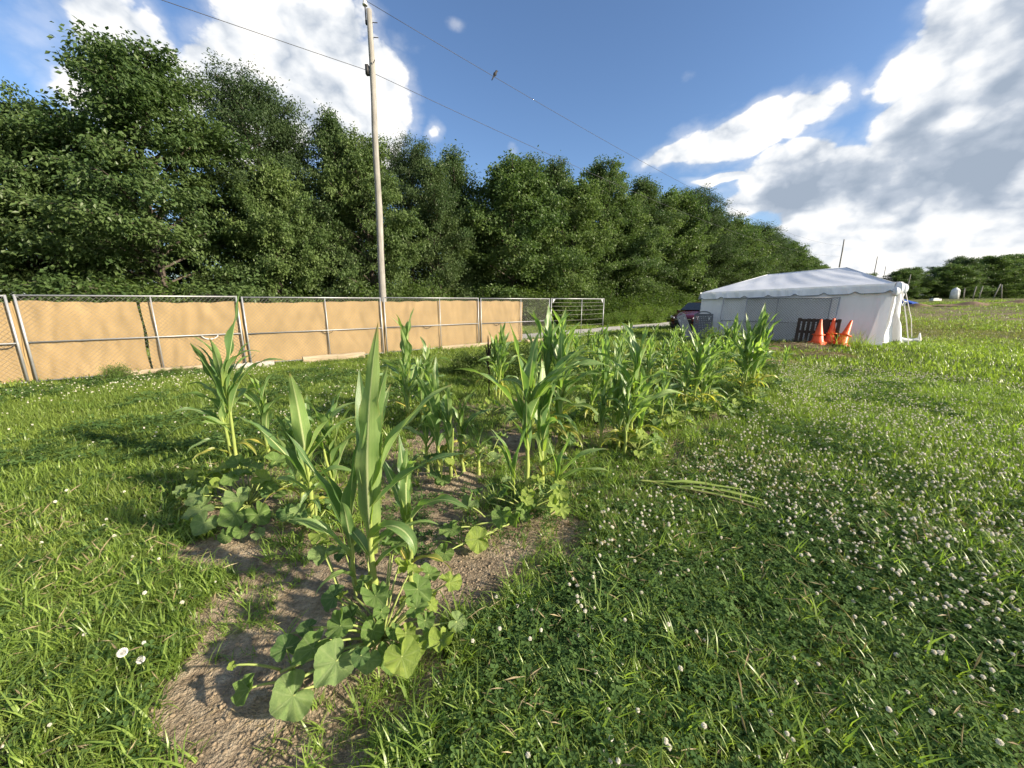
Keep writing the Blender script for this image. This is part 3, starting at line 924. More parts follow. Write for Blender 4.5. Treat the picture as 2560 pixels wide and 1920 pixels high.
PB = Vector((-4.72, 14.1, 0))
pole(PB.x, PB.y, 10.6, 0.128, 'tall weathered wooden utility pole standing behind the tan fence', 0.26, True)
pole(59.5, 72.0, 11.4, 0.15, 'distant utility pole rising behind the tent ridge')
pole(100, 109, 11.5, 0.15, 'far small utility pole above the right tent hip')
pole(133, 141, 11.6, 0.15, 'farthest utility pole above the right tent corner')


def cable(name, a, c, sag, label, r=0.008, n=50):
    a = np.array(a); c = np.array(c); t = np.linspace(0, 1, n)[:, None]
    P = a + (c - a) * t; P[:, 2] -= 4 * sag * (t[:, 0] - t[:, 0] ** 2)
    b = MB(); b.tube(P, r, 5)
    tag(link(name, b.mesh(name, M['cable'])), label, 'cable', 'power lines')
    return P


tp = np.array((PB.x + 0.26 - 0.12, PB.y - 0.02, 10.84))
lp = np.array((PB.x + 0.22 - 0.15, PB.y, 8.95))
w1 = cable('power_line', tp, (59.5, 72.0, 11.4), 1.6, 'upper power line running from the pole top down towards the distant pole')
cable('power_line', lp, (59.5, 72.0, 9.6), 1.5, 'lower power line running right from the pole clamp behind the treetops')
cable('power_line', lp, (-66.5, -44.0, 9.0), 1.4, 'lower power line running left from the pole clamp out over the trees')
cable('power_line', tp, (-66.5, -44.0, 11.0), 1.4, 'upper power line leaving the pole top out of the picture')

# bird on the upper line
d = w1 - np.array((0, 0, 0)); k = int(np.argmin(abs(d[:, 0] / d[:, 1] - (1065 - 1106) / 958.0)))
bp = Vector(w1[k]) if True else None
b = MB(); t = np.linspace(0, 1, 9)
b.tube(np.column_stack([-0.10 + 0.16 * t, 0 * t, -0.02 + 0.26 * t]), [0.012, 0.03, 0.055, 0.068, 0.066, 0.05, 0.042, 0.045, 0.012], 10)
b.tube([(-0.06, 0, 0.05), (-0.13, 0, -0.08), (-0.17, 0, -0.15)], [0.03, 0.022, 0.016], 6)
b.tube([(0.07, 0, 0.22), (0.12, 0, 0.215)], [0.014, 0.002], 5)
tag(link('bird', b.mesh('bird', M['feather']), None, bp + Vector((0, 0, 0.03)), (0, 0, 0.4)), 'small dark bird perched on the upper power line', 'bird')

# ------------------------------------------------------------------ chain-link fence
FD = Vector((0.781, 0.625, 0)).normalized()
FANG = math.atan2(FD.y, FD.x)
F0 = Vector((-9.88, 7.68, 0))
PANEL, FH = 3.58, 1.80


def chain_mesh(x0, x1, z0, z1, w=0.090, r=0.0036):
    b = MB()
    nx = int((x1 - x0) / (w / 2)); nz = int((z1 - z0) / (w / 2))
    zs = z0 + np.arange(nz + 1) * (z1 - z0) / nz
    k = np.arange(nz + 1)
    for j in range(nx):
        x = x0 + (j + ((k + j) % 2)) * (x1 - x0) / nx
        y = 0.004 * np.where((k + j) % 2 == 0, 1, -1)
        b.tube(np.column_stack([x, y, zs]), r, 3, cap=False)
    return b.mesh('wire_mesh', M['wire'], False)


CHAIN = chain_mesh(0.03, PANEL - 0.03, 0.06, FH - 0.03)


def rail_mesh(a, c, r, sides=10):
    b = MB(); b.tube([a, c], r, sides)
    return b.mesh('rail', M['steel'])


PM = dict(post=rail_mesh((0, 0, -0.05), (0, 0, FH + 0.02), 0.021), brace=rail_mesh((0, 0, 0.03), (0, 0, FH - 0.02), 0.015),
          rail=rail_mesh((0, 0, 0), (PANEL, 0, 0), 0.018), mid=rail_mesh((0, 0, 0), (PANEL, 0, 0), 0.014))


def fence_panel(loc, ang, label, mesh=True, tilt=0.0, brace=True):
    o = empty('fence_panel', loc, ang, label, 'fence panel', 'chain-link fence panels')
    o.rotation_euler = (tilt, 0, ang)
    link('post', PM['post'], o); link('post', PM['post'], o, (PANEL, 0, 0))
    if brace:
        link('brace', PM['brace'], o, (PANEL * 0.55, 0, 0))
    link('top_rail', PM['rail'], o, (0, 0, FH)); link('middle_rail', PM['mid'], o, (0, 0, 0.87)); link('bottom_rail', PM['mid'], o, (0, 0, 0.07))
    if mesh:
        link('wire_mesh', CHAIN, o, (0, -0.005, 0))
    return o


FL = ['chain-link fence panel cut off by the left edge', 'chain-link fence panel with a dark gap between two tan screens', 'chain-link fence panel behind the left corn plants',
      'chain-link fence panel just right of the utility pole', 'chain-link fence panel half bare of tan screen beside the wire gate']


def fp(s, off=0.0):
    """point s metres along the fence line from the first joint, off metres behind it"""
    p = F0 + FD * s + Vector((-FD.y, FD.x, 0)) * off
    p.z = GZ(p.x, p.y)
    return p


for i in range(-1, 4):
    fence_panel(fp(i * 3.70 + 0.05), FANG, FL[i + 1])


def tarp(s0, s1, seed, label, vents=(), zt=1.70, zb=0.05, white_vent=False):
    r = np.random.default_rng(seed)
    L = s1 - s0
    nx, nz = max(20, int(L * 22)), 34
    X, Z = np.meshgrid(np.linspace(0, 1, nx), np.linspace(0, 1, nz), indexing='ij')
    y = 0.05 + 0.012 * (seed % 2) + 0.008 * np.sin(X * L * 5.2 + r.uniform(0, 6)) * (0.4 + Z)
    for _ in range(9):                              # drag folds running down from the ties
        cx, ang, wd, am = r.uniform(0, 1), r.normal(0, 0.45), r.uniform(0.008, 0.03), r.uniform(0.005, 0.02)
        dd = (X - cx) * L - ang * (1 - Z) * 1.6
        y += am * np.exp(-(dd / (wd * 3)) ** 2) * (0.25 + 0.75 * np.abs(np.sin(Z * 2.2 + r.uniform(0, 3))))
    for _ in range(22):
        kx, kz = r.normal(0, 14), r.normal(0, 9)
        y += 0.0022 * np.sin(kx * X * L + kz * Z + r.uniform(0, 6))
    sag = 0.028 * np.abs(np.sin(X * math.pi * max(2, round(L / 0.6)))) * (1 - 0.35 * r.uniform(0, 1, 1))
    top = zt - 0.03 + sag + 0.02 * np.sin(X * 4 + seed)
    bot = zb + 0.03 * np.sin(X * L * 2.1 + seed)
    Zw = bot + (top - bot) * Z
    Xw = X * L + 0.012 * np.sin(Z * 9 + seed) * (np.abs(X - 0.5) > 0.49)
    b = MB(); b.grid(np.stack([Xw, y, Zw], -1))
    o = link('tan_screen', b.mesh('tan_screen', M['tan']), None, fp(s0), (0, 0, FANG))
    tag(o, label, 'screen', 'tan windscreens hung on the fence')
    for vx in vents:
        th = np.linspace(R(195), R(345), 14)
        b = MB(); b.tube(np.column_stack([vx + 0.17 * np.cos(th), np.full(14, 0.025), 0.87 + 0.03 + 0.13 * np.sin(th)]), 0.009 if not white_vent else 0.012, 6)
        link('vent_flap', b.mesh('vent_flap', M['silver'] if white_vent else M['darkpl']), o)
    return o


tarp(-3.62, 0.06, 1, 'tan windscreen cut off by the left edge of the picture', (3.35,))
tarp(-0.02, 1.78, 2, 'tan windscreen left of the narrow dark gap')
tarp(1.83, 3.74, 3, 'tan windscreen right of the narrow dark gap with a white curved vent', (1.15,), white_vent=True)
tarp(3.66, 7.42, 4, 'wide tan windscreen behind the left corn plants', (2.05,))
tarp(7.36, 11.12, 5, 'wide tan windscreen right of the utility pole with deep scalloped folds', (1.55,))
tarp(11.06, 13.25, 6, 'last tan windscreen ending before the bare chain-link', (0.85,))

# wire gate at the end
o = empty('wire_gate', fp(14.85), FANG, 'open wire gate with thin horizontal strands at the right end of the fence', 'gate')
for x in (0, 2.0, 3.62):
    link('upright', PM['post'] if x != 2.0 else PM['brace'], o, (x, 0, 0))
b = MB(); b.tube([(0, 0, FH), (3.62, 0, FH)], 0.022, 10); link('top_rail', b.mesh('top_rail', M['steel']), o)
b = MB(); b.tube([(0, 0, 0.1), (3.62, 0, 0.1)], 0.02, 10); link('bottom_rail', b.mesh('bottom_rail', M['steel']), o)
for zz in (0.35, 0.6, 0.85, 1.1, 1.3, 1.48, 1.64):
    b = MB(); t = np.linspace(0, 1, 8); b.tube(np.column_stack([t * 3.62, 0 * t, zz - 0.02 * np.sin(t * 3.1)]), 0.005, 4, cap=False)
    link('strand', b.mesh('strand', M['wire']), o)
for x in (0.08, 3.54):
    b = MB(); b.raw([(x, -.01, FH - .02), (x + (.16 if x < 1 else -.16), -.01, FH - .02), (x, -.01, FH - .2), (x, .01, FH - .02), (x + (.16 if x < 1 else -.16), .01, FH - .02), (x, .01, FH - .2)], [(0, 1, 4, 3), (1, 2, 5, 4), (2, 0, 3, 5)], [(0, 2, 1), (3, 4, 5)])
    link('gusset', b.mesh('gusset', M['steel'], False), o)

# timbers and blocks along the foot of the fence
def timber(s0, s1, off, label, h=0.11, rz=0.0):
    p = fp(s0, off)
    L = s1 - s0
    b = MB(); t = np.linspace(0, 1, 12)
    h *= 1.5
    prof = [(-0.075, 0), (0.075, 0), (0.095, 0.03), (0.095, h - 0.04), (0.06, h), (-0.06, h), (-0.095, h - 0.04), (-0.095, 0.03)]
    G = np.array([[(x * L, py + 0.006 * math.sin(x * 9), pz + 0.006 * math.sin(x * 13 + py * 40)) for py, pz in prof + prof[:1]] for x in t])
    b.grid(G); n = b.n
    for e, rev in ((0, 1), (-1, 0)):
        V = G[e][:-1]; idx = list(range(8)); b.raw(V, [(0, 1, 2, 3), (0, 3, 4, 5), (0, 5, 6, 7)] if rev else [(3, 2, 1, 0), (5, 4, 3, 0), (7, 6, 5, 0)])
    return tag(link('timber', b.mesh('timber', M['timber'], False), None, p, (0, 0, FANG + rz)), label, 'timber', 'timbers along the fence foot')


timber(1.35, 3.15, -0.16, 'long weathered timber on the grass below the dark gap in the screens')
timber(4.9, 6.55, -0.45, 'short round-edged timber lying in front of the fence left of the tall corn', 0.13, -0.03)
timber(9.3, 11.5, -0.22, 'pale timber at the foot of the fence right of the pole')
timber(13.0, 15.2, -0.5, 'pale timber below the bare chain-link panel')


def block(p, rz, label):
    o = b = MB()
    b.box((-0.2, -0.1, 0), (0.2, -0.07, 0.15)); b.box((-0.2, 0.07, 0), (0.2, 0.1, 0.15))
    for x in (-0.2, -0.015, 0.17):
        b.box((x, -0.069, 0.001), (x + 0.03, 0.069, 0.149))
    return tag(link('concrete_block', b.mesh('concrete_block', M['concrete'], False), None, p, (0, 0, rz)), label, 'concrete block', 'concrete blocks at the fence foot')


block(fp(3.55, -0.42), FANG + 0.1, 'left hollow concrete block at the fence joint behind the left corn')
block(fp(4.02, -0.4), FANG - 0.06, 'right hollow concrete block at the fence joint behind the left corn')
b = MB(); th = np.linspace(0, 6.28, 25)[:-1]
ring = np.column_stack([0.55 * np.cos(th) * (1 + 0.1 * np.sin(3 * th)), 0.28 * np.sin(th) * (1 + 0.12 * np.cos(2 * th)), np.full(24, 0.05)])
b.raw(np.vstack([ring, ring * [1, 1, 0.2], [[0, 0, 0.06]]]), [(i, 24 + i, 24 + (i + 1) % 24, (i + 1) % 24) for i in range(24)], [(48, i, (i + 1) % 24) for i in range(24)])
tag(link('rubber_mat', b.mesh('rubber_mat', M['black']), None, (-8.9, 6.95, GZ(-8.9, 6.95)), (0, 0, 0.5)), 'flat dark rubber mat in the grass at the fence joint on the left', 'mat')

# ------------------------------------------------------------------ white tent
TF = Vector((0.682, -0.731, 0)).normalized()       # along the front, towards the right corner
TE = Vector((0.731, 0.682, 0)).normalized()        # front to back
TL = Vector((8.47, 17.4, 0))
TW, TD = 6.1, 3.0
TANG = math.atan2(TF.y, TF.x)
tent = empty('tent', (TL.x, TL.y, 0), TANG, 'white frame tent with hipped roof and scalloped valance beside the garden', 'tent')
# local frame: x along the front, y to the back, z up


def eave(x):
    return 2.06 + 0.21 * x / TW


def sheet(corners, nu, nv, sag=0.0, wr=0.0, seed=0, freq=7.0):
    """bilinear cloth patch with sag and drag wrinkles along its normal"""
    a, b_, c, d = [np.array(q, float) for q in corners]
    U, V = np.meshgrid(np.linspace(0, 1, nu), np.linspace(0, 1, nv), indexing='ij')
    G = (1 - U)[..., None] * (1 - V)[..., None] * a + U[..., None] * (1 - V)[..., None] * b_ + U[..., None] * V[..., None] * c + (1 - U)[..., None] * V[..., None] * d
    N = np.cross(b_ - a, d - a); N = N / (np.linalg.norm(N) + 1e-9)
    r = np.random.default_rng(seed)
    h = -sag * np.sin(np.pi * U) * np.sin(np.pi * V)
    for _ in range(10):
        kx, ky = r.normal(0, freq), r.normal(0, freq * 0.5)
        h = h + wr * 0.35 * np.sin(kx * U + ky * V + r.uniform(0, 6)) * np.sin(np.pi * np.clip(V * 0.9 + 0.05, 0, 1))
    return G + h[..., None] * N


pl = (2.05, 1.5, 2.80); pr = (TW - 1.5, 1.5, 2.95)
eFL, eFR, eBR, eBL = (0, 0, eave(0)), (TW, 0, eave(TW)), (TW, TD, eave(TW)), (0, TD, eave(0))


def cloth(name, G, mat='white'):
    b = MB(); b.grid(G)
    return link(name, b.mesh(name, M[mat]), tent)


cloth('roof_panel', sheet([eFL, eFR, pr, pl], 60, 24, 0.015, 0.016, 1, 14))
cloth('roof_panel', sheet([eBR, eBL, pl, pr], 30, 12, 0.05, 0.012, 2))
cloth('roof_panel', sheet([eFR, eBR, pr, pr], 24, 16, 0.04, 0.012, 3))
cloth('roof_panel', sheet([eBL, eFL, pl, pl], 24, 16, 0.04, 0.012, 4))
for P in ([pl, pr], [eFR, pr], [eBR, pr], [eFL, pl], [eBL, pl]):
    b = MB(); P = np.array(P); b.tube(P + [0, 0, 0.004], 0.012, 6); link('roof_seam', b.mesh('roof_seam', M['white']), tent)


def valance(p, q, n, seed, out):
    p = np.array(p, float); q = np.array(q, float); L = np.linalg.norm(q - p)
    nu, nv = int(L * 24), 9
    U = np.linspace(0, 1, nu); V = np.linspace(0, 1, nv)
    ph = (U * L / 0.86) % 1
    scal = 0.31 - 0.085 * np.clip(1 - np.minimum(ph, 1 - ph) / 0.17, 0, 1) ** 1.2
    G = p + (q - p) * U[:, None, None] + np.zeros((nu, nv, 3))
    r = np.random.default_rng(seed)
    flut = 0.022 * np.sin(U * L * 5 + seed)[:, None] * V + 0.012 * np.sin(U * L * 13)[:, None] * V
    flut = flut + sum(0.02 * np.exp(-((U[:, None] * L - r.uniform(0, L)) / 0.08 - V * 1.5) ** 2) for _ in range(int(L * 2)))
    G[..., 2] += 0.01 - scal[:, None] * V
    o = np.array(out, float)
    G += o * (0.05 + 0.05 * V + flut)[..., None]
    o_ = cloth('valance', G)
    b = MB(); b.tube(G[:, -1] + o * 0.006, 0.011, 5, cap=False); link('hem', b.mesh('hem', M['hem']), o_)  # dark grey edge strip, coloured to draw the trim's shadow line
    return o_


valance(eFL, eFR, 8, 3, (0, -1, 0)); valance(eFR, eBR, 4, 5, (1, 0, 0)); valance(eBL, eFL, 4, 6, (-1, 0, 0)); valance(eBR, eBL, 4, 7, (0, 1, 0))


def wall(p, q, zb0, zb1, ztop, out, seed, amp=0.03, flare0=0.0, flare1=0.0, k=9.0, curl=0.0):
    p = np.array(p, float); q = np.array(q, float); L = np.linalg.norm(q - p)
    nu, nv = int(L * 22), 30
    U, V = np.meshgrid(np.linspace(0, 1, nu), np.linspace(0, 1, nv), indexing='ij')
    r = np.random.default_rng(seed)
    G = p + (q - p) * U[..., None]
    zt = p[2] + (q[2] - p[2]) * U - 0.03; zb = zb0 + (zb1 - zb0) * U + 0.02 * np.sin(U * 15)
    G[..., 2] = zt + (zb - zt) * V
    h = amp * np.sin(U * L * k + r.uniform(0, 6) + V * 0.8) * (0.25 + 0.75 * V)
    for _ in range(7):
        c = r.uniform(0, 1); h = h + amp * np.exp(-(((U - c) * L - r.normal(0, 0.35) * V) / 0.07) ** 2) * r.uniform(-1, 1)
    for _ in range(5):
        h = h + amp * 0.25 * np.sin(r.normal(0, 9) * U + r.normal(0, 7) * V + r.uniform(0, 6))
    h = h + (flare0 + (flare1 - flare0) * U) * V ** 1.4 + curl * np.clip((U - 0.9) * 10, 0, 1) ** 2 * V
    return cloth('wall_panel', G + h[..., None] * np.array(out, float))


wall(eFL, eFR, 0.04, 0.23, 2.0, (0, -1, 0), 1, 0.022, -0.02, 0.18, 5.0, 0.10)
wall((TW + 0.02, 0.12, eave(TW)), (TW + 0.02, 1.55, eave(TW)), 0.3, 0.22, 2.1, (1, 0, 0), 2, 0.06, 0.0, 0.05, 9.0)
wall((TW + 0.10, 1.45, eave(TW)), (TW + 0.02, TD, eave(TW)), 0.22, 0.2, 2.1, (1, 0, 0), 3, 0.08, 0.25, 0.05, 8.0)
wall(eBL, eFL, 0.04, 0.04, 2.0, (-1, 0, 0), 4, 0.03)
wall(eBR, eBL, 0.1, 0.04, 2.0, (0, 1, 0), 5, 0.03)
for x, y in ((0.04, 0.05), (TW / 2, 0.06), (TW - 0.04, 0.05), (TW - 0.04, TD - 0.05), (0.04, TD - 0.05)):
    b = MB(); b.tube([(x, y, 0.0), (x, y, eave(x))], 0.028, 8); link('leg', b.mesh('leg', M['steel']), tent)
b = MB(); b.tube([(TW - 0.05, 0.05, eave(TW) + .02), (TW + 0.12, 0.3, eave(TW) + .03), (TW + 0.16, TD - 0.2, eave(TW) + .02)], 0.03, 8)
link('eave_rail', b.mesh('eave_rail', M['steel']), tent)
# gathered cloth bunched at the corner under the eave
for q, (x, y, z, s) in enumerate([(TW + 0.10, 0.1, 2.12, 0.13), (TW + 0.2, 0.5, 2.10, 0.11), (TW + 0.05, -0.05, 2.0, 0.10)]):
    r = np.random.default_rng(q); n = 14
    th, ph = np.meshgrid(np.linspace(0, 2 * np.pi, n), np.linspace(0.05, np.pi - 0.05, 9), indexing='ij')
    rad = s * (1 + 0.18 * np.sin(th * 5 + q) * np.sin(ph))
    b = MB(); b.grid(np.stack([x + rad * np.sin(ph) * np.cos(th), y + rad * np.sin(ph) * np.sin(th), z + 1.5 * rad * np.cos(ph)], -1))
    link('gathered_cloth', b.mesh('gathered_cloth', M['white']), tent)


def band(name, P, w, mat, parent, axis=(1, 0, 0)):
    P = np.array(P, float); a = np.array(axis, float) * w / 2
    b = MB(); t = np.array([0, 0, 0.002])
    b.grid(np.stack([P - a, P + a], 1)); b.grid(np.stack([P + a - t, P - a - t], 1))
    return link(name, b.mesh(name, M[mat], False), parent)


band('guy_strap', [(TW + 0.16, 0.16, 2.1), (TW + 0.3, 0.35, 1.6), (TW + 0.42, 0.55, 1.1), (TW + 0.62, 0.9, 0.15)], 0.05, 'strap', tent, (0.6, 0.8, 0))
b = MB(); b.box((-0.03, -0.05, -0.07), (0.03, 0.05, 0.07)); link('ratchet', b.mesh('ratchet', M['silver'], False), tent, (TW + 0.3, 0.33, 1.62), (0.3, 0.2, 0.2))
band('guy_strap', [(TW + 0.16, TD, 2.15), (TW + 0.5, TD + 0.2, 1.0), (TW + 0.62, TD + 0.3, 0.3)], 0.035, 'strap', tent, (0.6, 0.8, 0))
b = MB(); t = np.linspace(0, 1, 9)
b.tube(np.column_stack([TW + 0.1 + 0.75 * t, TD + 0.1 + 0.35 * t, 0.22 + 0.02 * np.sin(t * 9)]), [0.05, 0.09, 0.10, 0.10, 0.095, 0.08, 0.05, 0.07, 0.05], 10)
tl = lambda x, y, z=0: Vector((TL.x, TL.y, 0)) + TF * x + TE * y + Vector((0, 0, z))
wb = tag(link('tent_weight', b.mesh('tent_weight', M['silver']), None, (TL.x, TL.y, 0), (0, 0, TANG)), 'white canvas weight bag tied to the back right tent corner', 'weight bag')
b = MB(); b.tube([(TW + 0.80, TD + 0.42, 0.5), (TW + 0.82, TD + 0.43, 0.3), (TW + 0.84, TD + 0.44, 0.02)], [0.02, 0.05, 0.07], 8); link('knot', b.mesh('knot', M['silver']), wb)

# loose chain-link panels leaning on the tent front
p = tl(0.98, -0.42); p.z = GZ(p.x, p.y) + 0.02
fence_panel(p, TANG, 'loose chain-link panel leaning against the front wall of the white tent', tilt=R(-8))
p = tl(1.9, -0.60); p.z = GZ(p.x, p.y) + 0.02
o = empty('fence_panel', p, TANG, 'second loose chain-link panel overlapping the first at its right end', 'fence panel', 'chain-link fence panels')
o.rotation_euler = (R(-9), 0, TANG)
link('post', PM['post'], o, (2.9, 0, 0)); link('post', PM['post'], o, (0.02, 0, 0))
b = MB(); b.tube([(0, 0, FH - 0.02), (2.9, 0, FH)], 0.021, 10); link('top_rail', b.mesh('top_rail', M['steel']), o)
b = MB(); b.tube([(0, 0, 0.87), (2.9, 0, 0.87)], 0.016, 10); link('middle_rail', b.mesh('middle_rail', M['steel']), o)
link('wire_mesh', chain_mesh(0.03, 2.87, 0.06, FH - 0.03, r=0.006), o)

# pallet standing on edge
p = tl(3.80, -1.02); p.z = GZ(p.x, p.y)
pal = empty('wooden_pallet', p, TANG, 'dark weathered wooden pallet standing on edge against the tent front', 'pallet')
pal.rotation_euler = (R(-9), 0, TANG)
rp = random.Random(2)
for k, x in enumerate(np.linspace(0, 1.12, 9)):
    b = MB(); b.box((x, 0, 0.02 + rp.uniform(0, .02)), (x + 0.095, 0.018, 0.95 + rp.uniform(-0.02, 0.03))); link('slat', b.mesh('slat', M['pallet'], False), pal)
for z in (0.06, 0.45, 0.86):
    b = MB(); b.box((0.002, 0.0205, z), (1.21, 0.095, z + 0.09)); link('stringer', b.mesh('stringer', M['pallet'], False), pal)
for x in (0.0, 0.42, 0.78, 1.11):
    b = MB(); b.box((x, -0.021, 0.03), (x + 0.10, -0.003, 0.965)); link('slat', b.mesh('slat', M['pallet'], False), pal)

# traffic cones
def cone_part(nm, parent, z, h=0.70, r0=0.17, r1=0.038, base=0.42):
    b = MB(); n = 28
    t = np.array([0, 0.03, 0.06, 0.97, 1.0]); rr_ = np.array([r0 + 0.018, r0 + 0.018, r0, r1, r1 - 0.008])
    b.tube(np.column_stack([0 * t, 0 * t, z + 0.03 + t * h]), rr_, n)
    s = base / 2; c = 0.04
    pts = [(-s + c, -s), (s - c, -s), (s, -s + c), (s, s - c), (s - c, s), (-s + c, s), (-s, s - c), (-s, -s + c)]
    V = [(x, y, z) for x, y in pts] + [(x * 0.97, y * 0.97, z + 0.03) for x, y in pts]
    b.raw(V, [(i, (i + 1) % 8, 8 + (i + 1) % 8, 8 + i) for i in range(8)] + [(8, 9, 10, 11), (8, 11, 12, 15), (12, 13, 14, 15), (0, 3, 2, 1), (0, 7, 4, 3), (4, 7, 6, 5)])
    return link(nm, b.mesh('cone', M['cone'], True), parent)


def cone_stack(x, y, n, label, tilt=(0, 0, 0), step=0.055, z=None):
    o = empty('traffic_cone_stack', (x, y, GZ(x, y) + 0.05 if z is None else z), 0.5, label, 'traffic cones', 'stacks of orange traffic cones')
    o.rotation_euler = tilt
    for k in range(n):
        cone_part('cone', o, k * step * 0.62)
    cone_part('cone', o, 0.36, 0.50, 0.10, 0.035, 0.30)
    return o


cone_stack(10.48, 13.05, 4, 'upright stack of orange traffic cones in front of the pallet', (0, 0, 0.4))
cone_stack(11.08, 13.25, 3, 'partly hidden stack of orange cones between upright and leaning stacks', (0, 0.02, 0.9))
cone_stack(11.12, 12.86, 2, 'orange traffic cones leaning over to the right behind tall weeds', (0.0, R(19), 0.2))

# perforated grey boards by the tent corner
def board(loc, rot, w, h, mat, nx, nz, label):
    o = empty('plastic_board', loc, 0, label, 'plastic board', 'perforated plastic boards'); o.rotation_euler = rot
    b = MB(); t = 0.035
    b.box((-w / 2, 0, 0), (-w / 2 + 0.07, t, h)); b.box((w / 2 - 0.07, 0, 0), (w / 2, t, h))
    b.box((-w / 2 + 0.07, 0, 0), (w / 2 - 0.07, t, 0.08)); b.box((-w / 2 + 0.07, 0, h - 0.10), (w / 2 - 0.07, t, h))
    link('rim', b.mesh('rim', M[mat], False), o)
    iw, ih = w - 0.14, h - 0.18
    b = MB()
    for i in range(1, nx):
        x = -iw / 2 + iw * i / nx; b.box((x - iw / nx * 0.36, 0.006, 0.08), (x + iw / nx * 0.36, t - 0.006, h - 0.10))
    link('upright_ribs', b.mesh('upright_ribs', M[mat], False), o)
    b = MB()
    for k in range(1, nz):
        z = 0.08 + ih * k / nz; b.box((-iw / 2, 0.008, z - ih / nz * 0.36), (iw / 2, t - 0.008, z + ih / nz * 0.36))
    link('cross_ribs', b.mesh('cross_ribs', M[mat], False), o)
    th = np.linspace(0, math.pi, 12)
    b = MB(); b.tube(np.column_stack([w * 0.36 * np.cos(th), np.full(12, t / 2), h - 0.02 + 0.11 * np.sin(th)]), 0.024, 8); link('handle', b.mesh('handle', M[mat]), o)
    for x, z in ((-w * .3, h * .82), (w * .3, h * .82), (-w * .3, h * .22), (w * .3, h * .22)):
        b = MB(); b.box((x - 0.015, -0.006, z - 0.05), (x + 0.015, -0.001, z + 0.05)); link('clip', b.mesh('clip', M['silver'], False), o)
    return o


board((8.22, 16.55, 0.02), (R(-6), 0, R(-28)), 0.74, 1.15, 'greypl', 9, 13, 'dark grey perforated plastic board standing upright at the left tent corner')
board((7.95, 16.95, 0.02), (R(-8), R(-27), R(-34)), 0.36, 1.2, 'greylt', 5, 14, 'pale grey slatted plastic board leaning left beside the dark board')

# ------------------------------------------------------------------ red car
car = empty('parked_car', (9.65, 21.7, 0.0), math.atan2(-0.69, -0.72), 'dark red car parked nose out behind the white tent', 'car')
car.location.z = GZ(9.65, 21.7)
# local: +x towards the nose, origin below the nose
ST = [  # x, half width, sill z, belt z, top half width, top z
    (0.02, 0.62, 0.42, 0.62, 0.52, 0.70), (-0.08, 0.78, 0.26, 0.66, 0.64, 0.82), (-0.35, 0.88, 0.24, 0.74, 0.74, 0.94), (-0.9, 0.92, 0.24, 0.84, 0.80, 1.04),
    (-1.25, 0.93, 0.24, 0.90, 0.80, 1.10), (-1.6, 0.93, 0.24, 0.92, 0.72, 1.30), (-2.05, 0.93, 0.24, 0.94, 0.64, 1.55), (-2.6, 0.93, 0.24, 0.95, 0.63, 1.63),
    (-3.4, 0.92, 0.24, 0.97, 0.62, 1.62), (-4.1, 0.91, 0.26, 1.0, 0.60, 1.50), (-4.5, 0.88, 0.32, 1.0, 0.62, 1.15), (-4.62, 0.80, 0.45, 0.9, 0.60, 0.95)]
G = []
for x, hw, zs, zb, tw, zt in ST:
    half = [(hw * 0.86, zs), (hw, zs + 0.12), (hw, (zs + zb) / 2), (hw * 0.99, zb), (tw + (hw - tw) * 0.35, zb + (zt - zb) * 0.6), (tw, zt - 0.02), (tw * 0.6, zt + 0.015), (0, zt + 0.025)]
    G.append([(x, y, z) for y, z in half] + [(x, -y, z) for y, z in half[-2::-1]])
b = MB(); G = np.array(G); b.grid(G)
for e in (0, -1):
    V = G[e]; c = V.mean(0); n = len(V)
    b.raw(np.vstack([V, c]), T=[(n, i, i + 1) if e == 0 else (n, i + 1, i) for i in range(n - 1)])
link('body', b.mesh('body', M['paint']), car)


def car_patch(name, pts, mat, lift):
    b = MB(); V = np.array(pts, float) + np.array(lift)
    b.raw(np.vstack([V, V - np.array(lift) * 0.8]), [(0, 1, 2, 3), (7, 6, 5, 4), (0, 4, 5, 1), (1, 5, 6, 2), (2, 6, 7, 3), (3, 7, 4, 0)])
    return link(name, b.mesh(name, M[mat], False), car)


